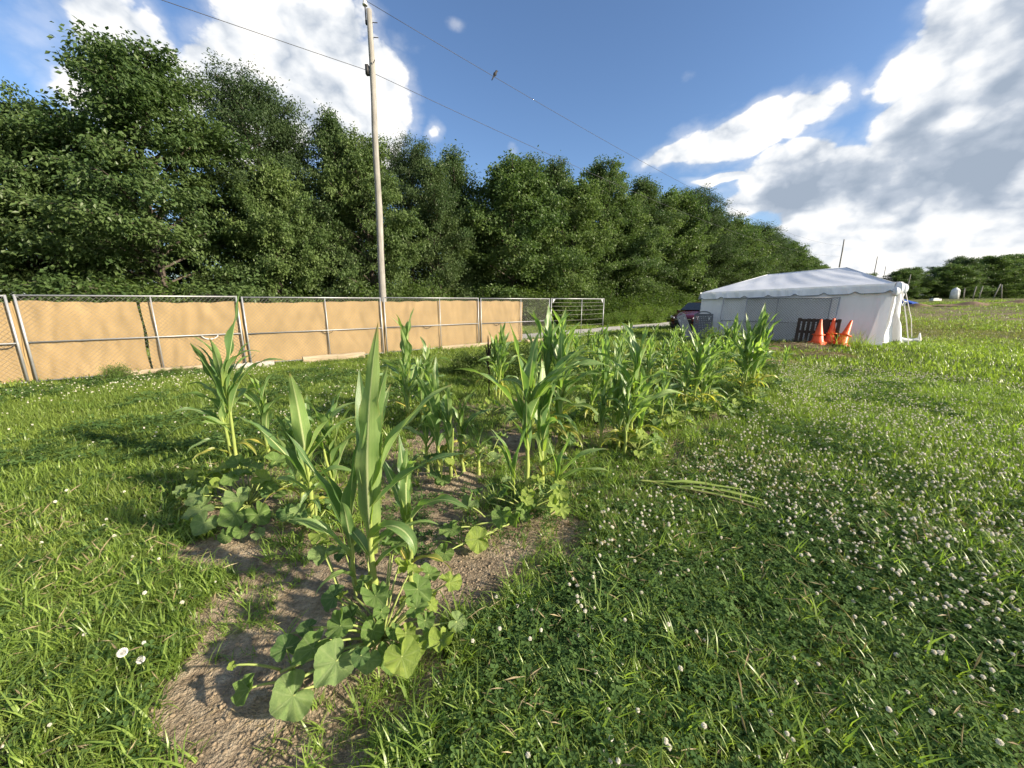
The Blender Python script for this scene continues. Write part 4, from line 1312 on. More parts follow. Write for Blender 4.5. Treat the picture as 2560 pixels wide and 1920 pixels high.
car_patch('windscreen', [(-1.30, 0.74, 1.15), (-1.30, -0.74, 1.15), (-2.02, -0.60, 1.56), (-2.02, 0.60, 1.56)], 'glass', (0.03, 0, 0.04))
for s in (1, -1):
    car_patch('side_window', [(-1.75, 0.87 * s, 1.02), (-3.0, 0.88 * s, 1.03), (-3.0, 0.70 * s, 1.52), (-2.1, 0.70 * s, 1.48)][::s], 'glass', (0, 0.02 * s, 0.01))
    car_patch('rear_side_window', [(-3.1, 0.88 * s, 1.04), (-4.05, 0.86 * s, 1.06), (-3.8, 0.70 * s, 1.48), (-3.1, 0.70 * s, 1.52)][::s], 'glass', (0, 0.02 * s, 0.01))
    car_patch('headlight', [(0.0, 0.50 * s, 0.72), (-0.28, 0.84 * s, 0.76), (-0.34, 0.83 * s, 0.88), (-0.05, 0.52 * s, 0.80)][::s], 'lamp', (0.035, 0.02 * s, 0.01))
    car_patch('fog_lamp_trim', [(-0.02, 0.62 * s, 0.40), (-0.10, 0.80 * s, 0.40), (-0.10, 0.80 * s, 0.56), (-0.02, 0.66 * s, 0.50)][::s], 'chrome', (0.03, 0.015 * s, 0))
    for x in (-0.85, -3.62):
        th = np.linspace(0, 2 * np.pi, 25)
        w = empty('wheel', (x, s * 0.82, 0.34)); w.parent = car
        b = MB(); b.grid(np.array([[(r_ * math.cos(a), yy * s, r_ * math.sin(a)) for a in th] for r_, yy in ((0.20, 0.10), (0.31, 0.115), (0.34, 0.08), (0.34, -0.08), (0.31, -0.11))])); link('tyre', b.mesh('tyre', M['tyre']), w)
        b = MB(); b.grid(np.array([[(r_ * math.cos(a), yy * s, r_ * math.sin(a)) for a in th] for r_, yy in ((0.01, 0.09), (0.12, 0.08), (0.2, 0.105))])); link('rim', b.mesh('rim', M['chrome']), w)
    b = MB(); b.box((-1.75, s * 0.93 - 0.0, 1.02), (-1.62, s * 1.10, 1.16)); link('mirror', b.mesh('mirror', M['paint']), car)
for k in range(5):
    b = MB(); z = 0.46 + 0.055 * k; b.box((-0.01, -0.46, z), (0.045, 0.46, z + 0.022)); link('grille_bar', b.mesh('grille_bar', M['iron'] if k < 4 else M['chrome'], False), car)
b = MB(); b.box((-0.02, -0.48, 0.44), (0.028, 0.48, 0.74)); link('grille', b.mesh('grille', M['black'], False), car)
b = MB(); b.box((-0.06, -0.7, 0.24), (0.03, 0.7, 0.38)); link('lower_bumper', b.mesh('lower_bumper', M['black'], False), car)

# ------------------------------------------------------------------ straw and mulch heaps
def heap(x, y, rx, ry, h, n, seed, label, mat='mulch', sm='straw'):
    r = np.random.default_rng(seed)
    z0 = GZ(x, y)
    o = empty('mulch_heap', (x, y, z0), 0, label, 'mulch heap', 'heaps of old straw mulch')
    U, A = np.meshgrid(np.linspace(0.0, 1, 12), np.linspace(0, 2 * np.pi, 30), indexing='ij')
    X = rx * U * np.cos(A); Y = ry * U * np.sin(A)
    Z = h * (1 - U ** 2) ** 1.2 + 0.04 * h * np.sin(X * 17 + seed) * np.cos(Y * 13) - 0.03 * (U > 0.98)
    b = MB(); b.grid(np.stack([X, Y, Z], -1)[:, ::-1]); link('mound', b.mesh('mound', M[mat]), o)
    u = np.sqrt(r.uniform(0, 1.05, n)); a = r.uniform(0, 6.28, n)
    C = np.column_stack([rx * u * np.cos(a), ry * u * np.sin(a), h * np.clip(1 - u ** 2, 0, 1) ** 1.2 + r.uniform(0, 0.03, n)])
    D = r.normal(0, 1, (n, 3)); D[:, 2] *= 0.22
    V, T, v = leaf_cloud(C, D, 0.22, 0.1, seed, 0.05)
    s = link('straw', mk_mesh('straw', V, [T], [M[sm]], False, {'v': v}), o); s['kind'] = 'stuff'
    return o


heap(10.0, 13.05, 1.35, 0.8, 0.16, 1500, 1, 'brown straw mulch heap below the orange cones')
heap(8.6, 12.9, 1.1, 0.7, 0.14, 900, 2, 'straw mulch heap left of the cones near the leaning panels')
heap(9.5, 11.5, 1.0, 0.55, 0.12, 1000, 3, 'greyish flattened straw heap on the grass in front of the cones')
heap(7.4, 10.4, 0.7, 0.4, 0.07, 500, 4, 'small thin straw heap nearest to the corn rows')

# ------------------------------------------------------------------ far field things
can = empty('canopy', (54.5, 54.5, GZ(54.5, 54.5)), 0.6, 'small blue canopy far across the field right of the tent', 'canopy')
zc = max(0.9, 1.95 - can.location.z)
b = MB(); e = np.array([(-1.9, -1.5, zc - 0.55), (1.9, -1.5, zc - 0.55), (1.9, 1.5, zc - 0.55), (-1.9, 1.5, zc - 0.55), (-1.0, 0, zc), (1.0, 0, zc)])
b.raw(e, [(0, 1, 5, 4), (2, 3, 4, 5)], [(1, 2, 5), (3, 0, 4)]); b.raw(np.vstack([e[:4], e[:4] - [0, 0, 0.15]]), [(0, 4, 5, 1), (1, 5, 6, 2), (2, 6, 7, 3), (3, 7, 4, 0)])
link('roof', b.mesh('roof', M['blue'], False), can)
for x, y in ((-1.8, -1.4), (1.8, -1.4), (1.8, 1.4), (-1.8, 1.4)):
    b = MB(); b.tube([(x, y, 0), (x, y, zc - 0.55)], 0.025, 6); link('leg', b.mesh('leg', M['steel']), can)


def mound(x, y, rx, ry, h, rz, seed, label):
    U, A = np.meshgrid(np.linspace(0, 1, 10), np.linspace(0, 2 * np.pi, 36), indexing='ij')
    X = rx * U * np.cos(A); Y = ry * U * np.sin(A)
    Z = h * (1 - U ** 1.6) * (0.8 + 0.35 * np.sin(X * 1.9 + seed) + 0.2 * np.cos(Y * 3.1)) - 0.1 * U
    b = MB(); b.grid(np.stack([X, Y, Z], -1)[:, ::-1])
    return tag(link('dirt_mound', b.mesh('dirt_mound', M['dirt']), None, (x, y, GZ(x, y)), (0, 0, rz)), label, 'dirt mound', 'low dirt mounds across the field')


mound(52.5, 50.5, 4.0, 1.0, 0.40, -0.75, 1, 'low bare dirt mound in front of the blue canopy')
mound(56.5, 47.5, 4.2, 1.0, 0.36, -0.7, 2, 'long low dirt mound right of the blue canopy')
mound(61.5, 46, 4.4, 1.0, 0.34, -0.65, 3, 'low dirt mound farthest right on the field edge')
tank = empty('white_tank', (66.6, 58.7, GZ(66.6, 58.7)), 0, 'small white tank standing far off below the dark wood', 'tank')
b = MB(); t = np.array([0, 0.7, 1.25, 1.5, 1.62]); b.tube(np.column_stack([0 * t, 0 * t, t]), [0.5, 0.5, 0.48, 0.3, 0.08], 16); link('shell', b.mesh('shell', M['silver']), tank)
b = MB(); b.tube([(0, 0, 1.6), (0, 0, 1.72)], 0.1, 10); link('lid', b.mesh('lid', M['silver']), tank)
for k, (dx, lean, h) in enumerate([(1.0, -0.2, 1.5), (1.9, 0.1, 1.7), (2.5, 0.15, 1.7), (3.9, 0.5, 2.0), (4.7, -0.5, 1.9)]):
    x, y = 66.6 + dx * 0.75, 58.7 - dx * 0.62
    b = MB(); b.tube([(0, 0, -0.1), (lean, 0, h)], 0.06, 6)
    tag(link('wooden_stake', b.mesh('wooden_stake', M['pole']), None, (x, y, GZ(x, y))), ['stake right beside the far white tank', 'third object right of the far tank, left stake of the upright pair', 'right stake of the far upright pair', 'stake leaning right in the far crossed pair', 'stake leaning left in the far crossed pair'][k], 'stake', 'far stakes by the white tank')
b = MB(); b.tube([(0, 0, 0), (0.1, 0, 4.1)], 0.05, 6)
tag(link('thin_mast', b.mesh('thin_mast', M['pole']), None, (58.5, 58.0, GZ(58.5, 58))), 'thin pale mast rising behind the blue canopy', 'mast')
b = MB(); b.box((-0.6, -0.3, 0), (0.6, 0.3, 0.3)); b.box((-0.4, -0.2, 0.301), (0.3, 0.2, 0.38))
tag(link('white_crate', b.mesh('white_crate', M['silver'], False), None, (62.0, 57.0, GZ(62, 57))), 'low white box on the far field left of the white tank', 'box')

# ------------------------------------------------------------------ corn
def corn_leaf(L=1.0, Wd=0.11, elev=75, bend=60, twist=0, seed=0, power=1.6, wave=1.0, n=22, side=0.0):
    """blade leaving the stalk along +x; elevation falls by bend degrees towards the tip"""
    r = np.random.default_rng(seed)
    s = np.linspace(0, 1, n)
    th = np.radians(elev - bend * s ** power)
    ds = np.diff(s, prepend=0) * L
    x = np.cumsum(np.cos(th) * ds); z = np.cumsum(np.sin(th) * ds)
    y = side * L * s ** 2
    P = np.stack([x, y, z], 1)
    T = np.stack([np.cos(th), 0 * th, np.sin(th)], 1)
    U = np.stack([-np.sin(th), 0 * th, np.cos(th)], 1)
    Sd = np.tile([0, 1.0, 0], (n, 1))
    tw = np.radians(twist) * s ** 1.3 + 0.10 * np.sin(s * 9 + r.uniform(0, 6))
    S2 = Sd * np.cos(tw)[:, None] + U * np.sin(tw)[:, None]
    U2 = -Sd * np.sin(tw)[:, None] + U * np.cos(tw)[:, None]
    w = Wd * 0.5 * np.minimum(1, 0.34 + 0.66 * (s / 0.30) ** 0.8) * (1 - s ** 3.2) + 0.0008
    cs = np.array([-1, -0.78, -0.45, -0.10, 0, 0.10, 0.45, 0.78, 1.0])
    gut = 0.55 * (1 - s) ** 1.5 + 0.20
    ph = r.uniform(0, 6, 2); k = r.uniform(15, 22) * L
    G = np.zeros((n, 9, 3)); uv = np.zeros((n, 9, 2))
    for j, c in enumerate(cs):
        lift = gut * abs(c) ** 1.25 * w
        wv = wave * 0.22 * Wd * (abs(c) ** 2.2) * np.sin(k * s + ph[0 if c < 0 else 1]) * np.sin(np.pi * np.clip(s * 1.05, 0, 1))
        rib = 0.012 * Wd * (1 if j == 4 else 0)
        G[:, j] = P + S2 * (c * w)[:, None] + U2 * (lift + wv - rib)[:, None]
        uv[:, j, 0] = 0.5 + 0.5 * c; uv[:, j, 1] = s
    b = MB(); b.grid(G, uv=uv.reshape(-1, 2))
    return b.mesh('leaf', M['corn'])


def corn_stalk(H, r0=0.013, seed=0, lean=(0, 0)):
    r = np.random.default_rng(seed)
    b = MB(); n = 26
    t = np.linspace(0, 1, n)
    node = (np.abs((t * 6 + 0.3) % 1 - 0.5) < 0.09) * 0.18
    P = np.column_stack([lean[0] * t ** 1.5 + 0.006 * np.sin(t * 8 + seed), lean[1] * t ** 1.5, t * H - 0.03])
    b.tube(P, r0 * (1.05 - 0.62 * t) * (1 + node), 9, a=0.85 - 0.55 * t)
    return b.mesh('stalk', M['stalk'])


LEAFLIB = {'up': [], 'arch': [], 'droop': []}
for k in range(6):
    LEAFLIB['up'].append(corn_leaf(1, 0.145, 82 + k, 14 + 9 * k, (-1) ** k * 25, 100 + k, 1.9))
    LEAFLIB['arch'].append(corn_leaf(1, 0.135, 66 + 3 * k, 70 + 9 * k, (-1) ** k * 35, 120 + k, 1.7, side=0.05 * (-1) ** k))
    LEAFLIB['droop'].append(corn_leaf(1, 0.12, 48 + 4 * k, 105 + 8 * k, (-1) ** k * 45, 140 + k, 1.25, side=-0.06 * (-1) ** k))
STALKLIB = [corn_stalk(1.0, 0.017, k, (0.05 * math.sin(k * 2.1), 0.04 * math.cos(k))) for k in range(4)]


def short(t):
    w = t.split()
    return ' '.join(w[:16])


def corn(x, y, H, seed, label, group='corn plants of the garden plot', az=None, n=None, wide=1.0, wind=0.25):
    r = random.Random(seed)
    o = empty('corn_plant', (x, y, GZ(x, y)), 0, short(label), 'corn plant', group)
    link('stalk', STALKLIB[seed % 4], o, (0, 0, 0), (0, 0, r.uniform(0, 6)), (1.1, 1.1, H * 0.62))
    H *= 1.13
    n = n or max(8, int(8.5 + 3.8 * H))
    a0 = r.uniform(0, 6.28) if az is None else R(az)
    for i in range(n):
        u = i / (n - 1)
        z = H * (0.10 + 0.50 * u)
        a = a0 + math.pi * i + r.gauss(0, 0.45)
        a += wind * math.sin(-a) * 0.8
        if u > 0.68:
            kind, L = 'up', H * r.uniform(0.40, 0.52) * (1.0 if u < 0.95 else 0.92)
        elif u > 0.22:
            kind, L = ('arch' if r.random() < 0.72 else 'up'), H * r.uniform(0.42, 0.58)
        else:
            kind, L = 'droop', H * r.uniform(0.28, 0.42)
        me = r.choice(LEAFLIB[kind])
        f = wide * r.uniform(0.85, 1.2)
        l = link('leaf', me, o, (0, 0, z), (0, r.gauss(0, 0.10), a), (L, L * f, L))
        tn = r.uniform(0.82, 1.15)
        l.color = (tn * (1.0 if u > 0.12 else 1.7), tn * (1.0 if u > 0.12 else 1.15), tn * (1.0 if u > 0.12 else 0.7), 1)
    return o


def hero(x, y, stalkH, leaves, label, seed, r0=0.016, lean=(0, 0)):
    o = empty('corn_plant', (x, y, GZ(x, y)), 0, label, 'corn plant', 'corn plants of the garden plot')
    link('stalk', corn_stalk(stalkH, r0, seed, lean), o)
    for k, (z, az, L, Wd, elev, bend, tw, *sd) in enumerate(leaves):
        link('leaf', corn_leaf(L, Wd * 1.08, elev, bend + 8, tw, seed * 50 + k, 2.0, side=sd[0] if sd else 0.0), o, (lean[0] * (z / stalkH) ** 1.5 if z < stalkH else lean[0], 0, z), (0, 0, R(az)))
    return o


hero(-0.79, 1.88, 0.78, [(0.30, -92, 1.30, 0.122, 86.5, -6, 6, 0.13), (0.62, 12, 0.82, 0.085, 70, 38, 25), (0.55, -60, 0.86, 0.09, 84, 4, -20, 0.14), (0.58, -6, 0.66, 0.062, 48, 34, 20),
     (0.50, 60, 0.78, 0.09, 84, 20, 30), (0.40, -28, 0.46, 0.085, 52, 150, 25), (0.34, 8, 0.42, 0.05, 42, 62, 10), (0.66, 110, 0.7, 0.08, 84, 16, 0), (0.25, 160, 0.4, 0.05, 62, 70, 10), (0.20, 20, 0.30, 0.04, 50, 60, 0)],
     'largest corn plant at the front with a broad upright leaf reaching above the fence top', 1, 0.019, (0.02, 0))
hero(-0.93, 1.95, 0.52, [(0.34, 182, 0.74, 0.085, 72, 6, 12), (0.22, 188, 0.56, 0.06, 62, 74, 12), (0.36, -20, 0.66, 0.075, 84, 8, 10), (0.40, 30, 0.72, 0.08, 80, 24, -10), (0.42, 200, 0.5, 0.06, 80, 16, 10),
     (0.30, -70, 0.5, 0.06, 70, 20, 0), (0.10, -110, 0.34, 0.045, 55, 90, 20)],
     'corn plant crowding the left side of the largest corn plant, leaf arching to the left', 2, 0.015)
hero(-2.77, 3.58, 1.12, [(0.92, 8, 0.94, 0.105, 74, -8, 10), (0.78, 172, 0.60, 0.085, 82, 34, 20), (0.62, 186, 0.66, 0.08, 78, 8, 25), (0.98, -4, 0.55, 0.06, 62, 74, 15), (0.60, 2, 0.95, 0.07, 74, 84, 20),
     (0.52, 205, 0.55, 0.06, 20, 62, 10), (0.86, -85, 0.55, 0.09, 84, 6, -12), (0.70, 30, 0.6, 0.07, 74, 30, 20), (0.80, 40, 0.62, 0.075, 78, 30, 10), (0.42, 200, 0.45, 0.06, 60, 90, 20), (1.02, 190, 0.45, 0.06, 80, 40, 0)],
     'tall slender corn plant farthest left with tip rising against the tan screen', 3, 0.017, (0.0, 0))
corn(-2.62, 3.85, 1.0, 44, 'short corn plant leaning right beside the tall leftmost one', az=10)
hero(-1.57, 2.71, 0.70, [(0.45, -70, 0.80, 0.115, 87, 26, 30), (0.28, 181, 0.74, 0.105, 62, 22, 10), (0.52, 6, 0.74, 0.062, 62, 58, 20), (0.48, 20, 0.66, 0.06, 55, 62, -15), (0.30, 0, 0.42, 0.06, 40, 70, 10),
     (0.24, -30, 0.40, 0.06, 32, 60, 12), (0.20, 170, 0.38, 0.05, 45, 80, 0), (0.40, 100, 0.6, 0.09, 82, 20, 10), (0.34, 150, 0.55, 0.085, 78, 30, 20), (0.15, -50, 0.32, 0.045, 35, 70, 0)],
     'corn plant with a broad leaf arching left, between front plant and leftmost plant', 4, 0.019)
hero(0.13, 3.07, 0.92, [(0.55, 176, 0.95, 0.105, 70, 72, 20), (0.66, 165, 0.88, 0.115, 84, 4, 40), (0.60, -18, 0.74, 0.125, 78, 70, 20), (0.80, -2, 0.86, 0.105, 56, 74, 15), (0.74, 14, 0.86, 0.11, 64, 52, -15),
     (0.50, 150, 0.6, 0.09, 82, 20, 10), (0.55, 30, 0.62, 0.08, 78, 24, 10), (0.42, -100, 0.5, 0.08, 84, 8, 20), (0.40, 190, 0.45, 0.06, 76, 30, 0), (0.88, 60, 0.6, 0.09, 80, 20, 0)],
     'big corn plant in the middle with long dark leaves spreading both ways', 5, 0.021)
hero(0.02, 2.98, 0.30, [(0.16, 175, 0.52, 0.055, 74, 10, 10), (0.22, 190, 0.5, 0.06, 78, 24, -15), (0.24, 20, 0.46, 0.06, 82, 12, 10), (0.10, 200, 0.3, 0.035, 40, 60, 0)],
     'small side shoot left of the big middle corn stalk', 6, 0.010)
hero(0.36, 3.06, 0.26, [(0.14, 20, 0.48, 0.06, 80, 14, 10), (0.18, 0, 0.56, 0.06, 56, 56, 15), (0.16, -8, 0.52, 0.055, 38, 58, -10), (0.20, 160, 0.34, 0.05, 82, 10, 0), (0.08, 210, 0.25, 0.03, 50, 60, 0)],
     'small side shoot right of the big middle corn stalk', 7, 0.010, (0.05, 0))

CORN = [  # x, y, height, seed, azimuth, label
    (-0.74, 3.53, 1.05, 20, 80, 'pale corn plant with a fan of upright leaves left of the big middle plant'),
    (-0.50, 3.62, 0.80, 22, 15, 'short corn plant with leaves spreading right, just left of the big middle plant'),
    (0.41, 4.35, 1.52, 23, 170, 'tall corn plant right behind the big middle plant'),
    (0.62, 4.85, 1.46, 24, 20, 'tall corn plant with leaf tips over the wire gate'),
    (-0.17, 6.60, 1.18, 25, 60, 'corn plant beside the dark seed spike'),
    (-1.45, 5.2, 1.38, 26, 30, 'corn plant behind the largest one, leaves spreading right below the screens'),
    (-1.30, 5.75, 1.05, 27, 140, 'shorter corn plant behind the pale fan-leaved one'),
    (1.37, 4.13, 1.28, 28, 160, 'corn plant with upright top at the right edge of the bare soil'),
    (1.22, 4.30, 1.05, 29, 100, 'thin corn plant tucked behind the one at the soil edge'),
    (1.31, 5.26, 1.16, 30, 75, 'corn plant left behind the one at the soil edge'),
    (2.06, 5.05, 0.82, 31, 20, 'small drooping corn plant with curled leaves among squash'),
    (2.85, 5.73, 1.18, 32, 150, 'corn plant with leaves sweeping left below the grey boards'),
    (3.20, 6.20, 1.08, 33, 10, 'corn plant with leaves sweeping right below the tent corner'),
    (4.38, 6.77, 1.45, 34, 85, 'tallest corn plant at the right end of the rows in front of the tent'),
    (4.62, 7.00, 1.25, 35, 10, 'corn plant with pale drooping leaf beside the tallest right-hand plant'),
    (5.60, 9.59, 1.25, 36, 70, 'upright yellow-green corn plant in front of the leaning panels'),
    (6.75, 9.30, 0.62, 37, 20, 'small curly corn plant near the straw heap at the right end'),
]
for x, y, h, sd, az, lb in CORN:
    corn(x, y, h, sd, lb, az=az)
    rc = random.Random(sd)
    for q in range(2 if h > 0.9 else 1):
        a = rc.uniform(0, 6.28)
        corn(x + 0.17 * math.cos(a + 3.0 * q), y + 0.14 * math.sin(a + 3.0 * q), h * rc.uniform(0.62, 0.9), sd + 200 + q, ('thinner companion stalk of the ' if q == 0 else 'lower side stalk of the ') + lb, az=rc.uniform(0, 360))
for x, y, h, sd, lb in [(-1.45, 2.85, 0.95, 501, 'slender corn stalk right behind the corn with a broad left-arching leaf'), (-1.72, 2.82, 0.8, 502, 'short corn stalk left of the corn with a broad left-arching leaf'),
                        (-0.62, 2.02, 0.85, 503, 'corn stalk just right behind the largest front corn'), (-2.95, 3.75, 1.15, 504, 'corn stalk left behind the tall leftmost corn'),
                        (0.28, 3.25, 1.15, 505, 'corn stalk directly behind the big middle corn')]:
    corn(x, y, h, sd, lb)
BACK = [(3.22, 8.67, .88), (3.6, 9.0, .8), (4.03, 9.52, .8), (3.71, 12.04, 1.05), (4.22, 12.26, .86), (4.73, 12.6, .92), (5.2, 12.5, .8), (5.46, 12.2, .95), (5.69, 11.8, .78),
        (1.54, 9.07, .95), (1.41, 10.48, 1.25), (2.29, 10.09, .9), (2.6, 9.39, .86), (5.46, 10.09, .8), (2.29, 11.34, .95), (4.1, 7.76, .9), (3.73, 8.24, .85), (5.2, 8.6, .85),
        (2.7, 7.4, .95), (2.0, 7.0, 1.0), (3.1, 10.6, .95), (1.1, 7.3, 1.0), (2.4, 8.3, .95), (4.7, 11.0, .85), (3.3, 7.9, .95), (2.9, 9.9, .95), (4.4, 10.4, .9), (5.0, 11.6, .9), (2.0, 9.2, .95), (3.0, 12.3, .95), (4.5, 8.0, .9), (3.4, 11.3, .9), (1.9, 11.9, .9), (0.9, 9.6, .9), (4.9, 9.0, .9)]
for k, (x, y, h) in enumerate(BACK):
    corn(x, y, h, 60 + k, 'medium corn plant in the crowded back rows in front of the red car', 'corn plants of the crowded back rows')

# dark seed spike weed
o = empty('seed_spike', (-0.42, 6.7, GZ(-0.42, 6.7)), 0, 'dark upright seed spike beside the corn in front of the last tan screen', 'weed')
b = MB(); b.tube([(0, 0, 0), (0.01, 0, 0.5), (-0.01, 0, 0.75)], [0.012, 0.01, 0.008], 6); link('stem', b.mesh('stem', M['tassel']), o)
for k, (dx, h0, h1) in enumerate([(0, .72, 1.12), (.05, .7, .98), (-.05, .68, .95), (.02, .6, .86), (-.03, .5, .8)]):
    b = MB(); t = np.linspace(0, 1, 8); b.tube(np.column_stack([dx * t, 0.01 * np.sin(t * 5 + k), h0 + (h1 - h0) * t]), 0.017 * np.sin(np.pi * (0.12 + 0.83 * t)) + 0.003 * np.sin(t * 40), 7); link('spike', b.mesh('spike', M['tassel']), o)

# ------------------------------------------------------------------ squash
def squash_leaf(seed, cup=0.12):
    r = np.random.default_rng(seed)
    na, nr = 72, 7
    th = np.linspace(-np.pi, np.pi, na + 1)          # tip at 0, stalk notch at +-pi
    lob = 1 + 0.05 * np.cos(5 * th) + 0.04 * np.cos(3 * th + r.uniform(-0.5, 0.5)) + 0.014 * np.sin(17 * th + r.uniform(0, 6)) + 0.012 * np.sin(27 * th)
    notch = 1 - 0.80 * np.exp(-((np.pi - np.abs(th)) / 0.26) ** 2)
    rad = lob * notch * (1 + 0.06 * np.cos(th))
    veins = np.array([0, 0.75, -0.75, 1.5, -1.5, 2.25, -2.25])
    dv = np.min(np.abs(th[:, None] - veins[None]), axis=1)
    fold = np.clip(dv / 0.37, 0, 1)
    G = np.zeros((nr + 1, na + 1, 3)); A = np.zeros((nr + 1, na + 1))
    for i in range(nr + 1):
        u = i / nr
        q = rad * u
        z = cup * 1.5 * u ** 2 * (0.7 + 0.5 * np.cos(2 * th + seed)) + 0.085 * u * (fold - 0.5) * (0.4 + u) + 0.07 * u ** 3 * np.sin(7 * th + seed * 1.7) - 0.10 * u ** 2.5 * (np.cos(th) > 0) * np.cos(th)
        G[i] = np.stack([q * np.cos(th), q * np.sin(th), z], 1)
        A[i] = np.clip(1 - dv / (0.05 + 0.10 * (1 - u)), 0, 1) * (1 - 0.6 * u)
    b = MB(); b.grid(G[:, ::-1], a=A[:, ::-1])
    return b.mesh('leaf', M['squash'])


SQ = [squash_leaf(k, 0.10 + 0.05 * (k % 3)) for k in range(7)]
TINT = [(1.15, 1.15, 1.0, 1), (1.6, 1.42, 1.75, 1), (2.0, 1.65, 1.1, 1), (0.75, 0.85, 0.85, 1)]


def squash(cx, cy, leaves, label, seed, group='squash plants of the garden plot', name='squash_plant'):
    """leaves: world (x, y, height, radius, tint)"""
    r = random.Random(seed)
    z0 = GZ(cx, cy)
    o = empty(name, (cx, cy, z0), 0, label, 'squash plant', group)
    for (x, y, h, rad, tint) in leaves:
        p = Vector((x - cx, y - cy, h - z0 + 0.0))
        d = Vector((p.x, p.y, 0)); L = d.length
        out = math.atan2(p.y, p.x)
        face = Vector((0.26 * r.gauss(0, 1) + 0.12 + 0.22 * math.cos(out), -0.26 + 0.24 * r.gauss(0, 1) + 0.20 * math.sin(out), 0.84)).normalized()
        if h < 0.1:
            face = Vector((0.25 * r.gauss(0, 1), -0.42 + 0.15 * r.gauss(0, 1), 0.82)).normalized()
        ax = Vector((math.cos(out + r.gauss(0, 0.5)), math.sin(out + r.gauss(0, 0.5)), 0))
        ax = (ax - face * ax.dot(face)).normalized(); ay = face.cross(ax)
        mat = Matrix((ax, ay, face)).transposed().to_euler()
        c = link('leaf', r.choice(SQ), o, p, mat, (rad * r.uniform(0.80, 1.02), rad * r.uniform(0.80, 1.02), rad * r.uniform(0.9, 2.0)))
        c.color = TINT[tint]
        root = Vector((0, 0, 0.02))
        if L > 0.42:
            root = d * 0.72 + Vector((0, 0, 0.03))
            b = MB(); t = np.linspace(0, 1, 9)
            wob_ = 0.04 * np.sin(t * 7 + seed)
            b.tube(np.column_stack([root.x * t - root.y * wob_, root.y * t + root.x * wob_, 0.03 + 0.012 * np.sin(t * 9)]), 0.007, 6, a=0.6)
            link('vine', b.mesh('vine', M['petiole']), o)
        b = MB(); t = np.linspace(0, 1, 7)[:, None]
        a_ = np.array(root); e_ = np.array(p); m_ = (a_ * 0.45 + e_ * 0.55); m_[2] = max(a_[2], e_[2]) * 0.75 + 0.02
        b.tube((1 - t) ** 2 * a_ + 2 * t * (1 - t) * m_ + t * t * e_, np.linspace(0.0062, 0.004, 7), 6, a=0.7)
        link('petiole', b.mesh('petiole', M['petiole']), o)
    return o


S1 = [(-0.75, 1.33, 0.2, 0.095, 1), (-0.88, 1.39, 0.2, 0.081, 0), (-0.92, 1.28, 0.08, 0.093, 1), (-1.12, 1.3, 0.09, 0.066, 0), (-0.78, 1.45, 0.26, 0.066, 0), (-0.65, 1.55, 0.33, 0.069, 0), (-0.47, 1.63, 0.3, 0.072, 0), (-0.46, 1.55, 0.26, 0.057, 0), (-0.41, 1.52, 0.22, 0.048, 0), (-0.49, 1.47, 0.2, 0.053, 2), (-0.44, 1.41, 0.18, 0.056, 2), (-0.32, 1.45, 0.18, 0.066, 2), (-0.63, 1.37, 0.16, 0.051, 1), (-0.49, 1.39, 0.1, 0.03, 0), (-0.89, 1.63, 0.25, 0.068, 3), (-1.02, 1.42, 0.17, 0.061, 3), (-0.96, 1.5, 0.2, 0.047, 3), (-1.07, 1.91, 0.28, 0.09, 1), (-0.69, 1.98, 0.3, 0.085, 0), (-0.61, 1.8, 0.3, 0.054, 2), (-0.54, 1.8, 0.28, 0.054, 2), (-0.89, 2.04, 0.26, 0.07, 0), (-1.16, 2.06, 0.25, 0.053, 2), (-0.63, 1.55, 0.24, 0.042, 0), (-0.55, 1.48, 0.2, 0.04, 0), (-0.41, 1.64, 0.2, 0.044, 2), (-0.75, 1.67, 0.3, 0.049, 0), (-1.0, 2.01, 0.22, 0.064, 3), (-1.24, 1.38, 0.12, 0.022, 2)]
S2 = [(-2.42, 3.13, 0.3, 0.094, 0), (-2.52, 3.02, 0.28, 0.091, 2), (-2.39, 2.78, 0.26, 0.077, 2), (-2.31, 2.89, 0.27, 0.079, 0), (-2.28, 2.97, 0.27, 0.081, 0), (-2.33, 3.3, 0.3, 0.098, 2), (-2.23, 3.08, 0.28, 0.064, 0), (-2.17, 3.26, 0.26, 0.089, 0), (-2.42, 2.7, 0.22, 0.09, 1), (-2.14, 2.71, 0.2, 0.102, 1), (-2.37, 2.62, 0.15, 0.106, 1), (-2.24, 2.49, 0.12, 0.091, 1), (-2.07, 2.57, 0.14, 0.101, 0), (-1.92, 2.6, 0.12, 0.095, 0), (-2.04, 2.42, 0.06, 0.066, 0), (-1.94, 2.45, 0.08, 0.07, 0), (-1.71, 2.6, 0.15, 0.073, 3), (-2.78, 2.94, 0.15, 0.065, 1), (-2.1, 2.93, 0.25, 0.081, 2), (-2.78, 3.07, 0.22, 0.076, 2), (-1.83, 2.45, 0.06, 0.053, 1), (-2.03, 2.9, 0.18, 0.072, 0)]
S3 = [(-0.34, 2.65, 0.16, 0.094, 1), (-0.07, 2.51, 0.16, 0.085, 0), (-0.24, 2.38, 0.06, 0.094, 2), (-0.44, 2.47, 0.08, 0.079, 0), (-0.45, 2.24, 0.05, 0.068, 0), (0.13, 2.76, 0.2, 0.063, 2), (0.33, 2.67, 0.14, 0.081, 2), (0.42, 3.01, 0.16, 0.065, 2), (0.42, 2.86, 0.13, 0.054, 2), (-0.3, 2.91, 0.14, 0.06, 3), (0.03, 2.54, 0.12, 0.059, 0), (0.11, 2.57, 0.12, 0.052, 0), (-0.07, 2.8, 0.18, 0.058, 3), (0.16, 2.76, 0.12, 0.046, 0), (-0.17, 2.79, 0.16, 0.041, 3)]
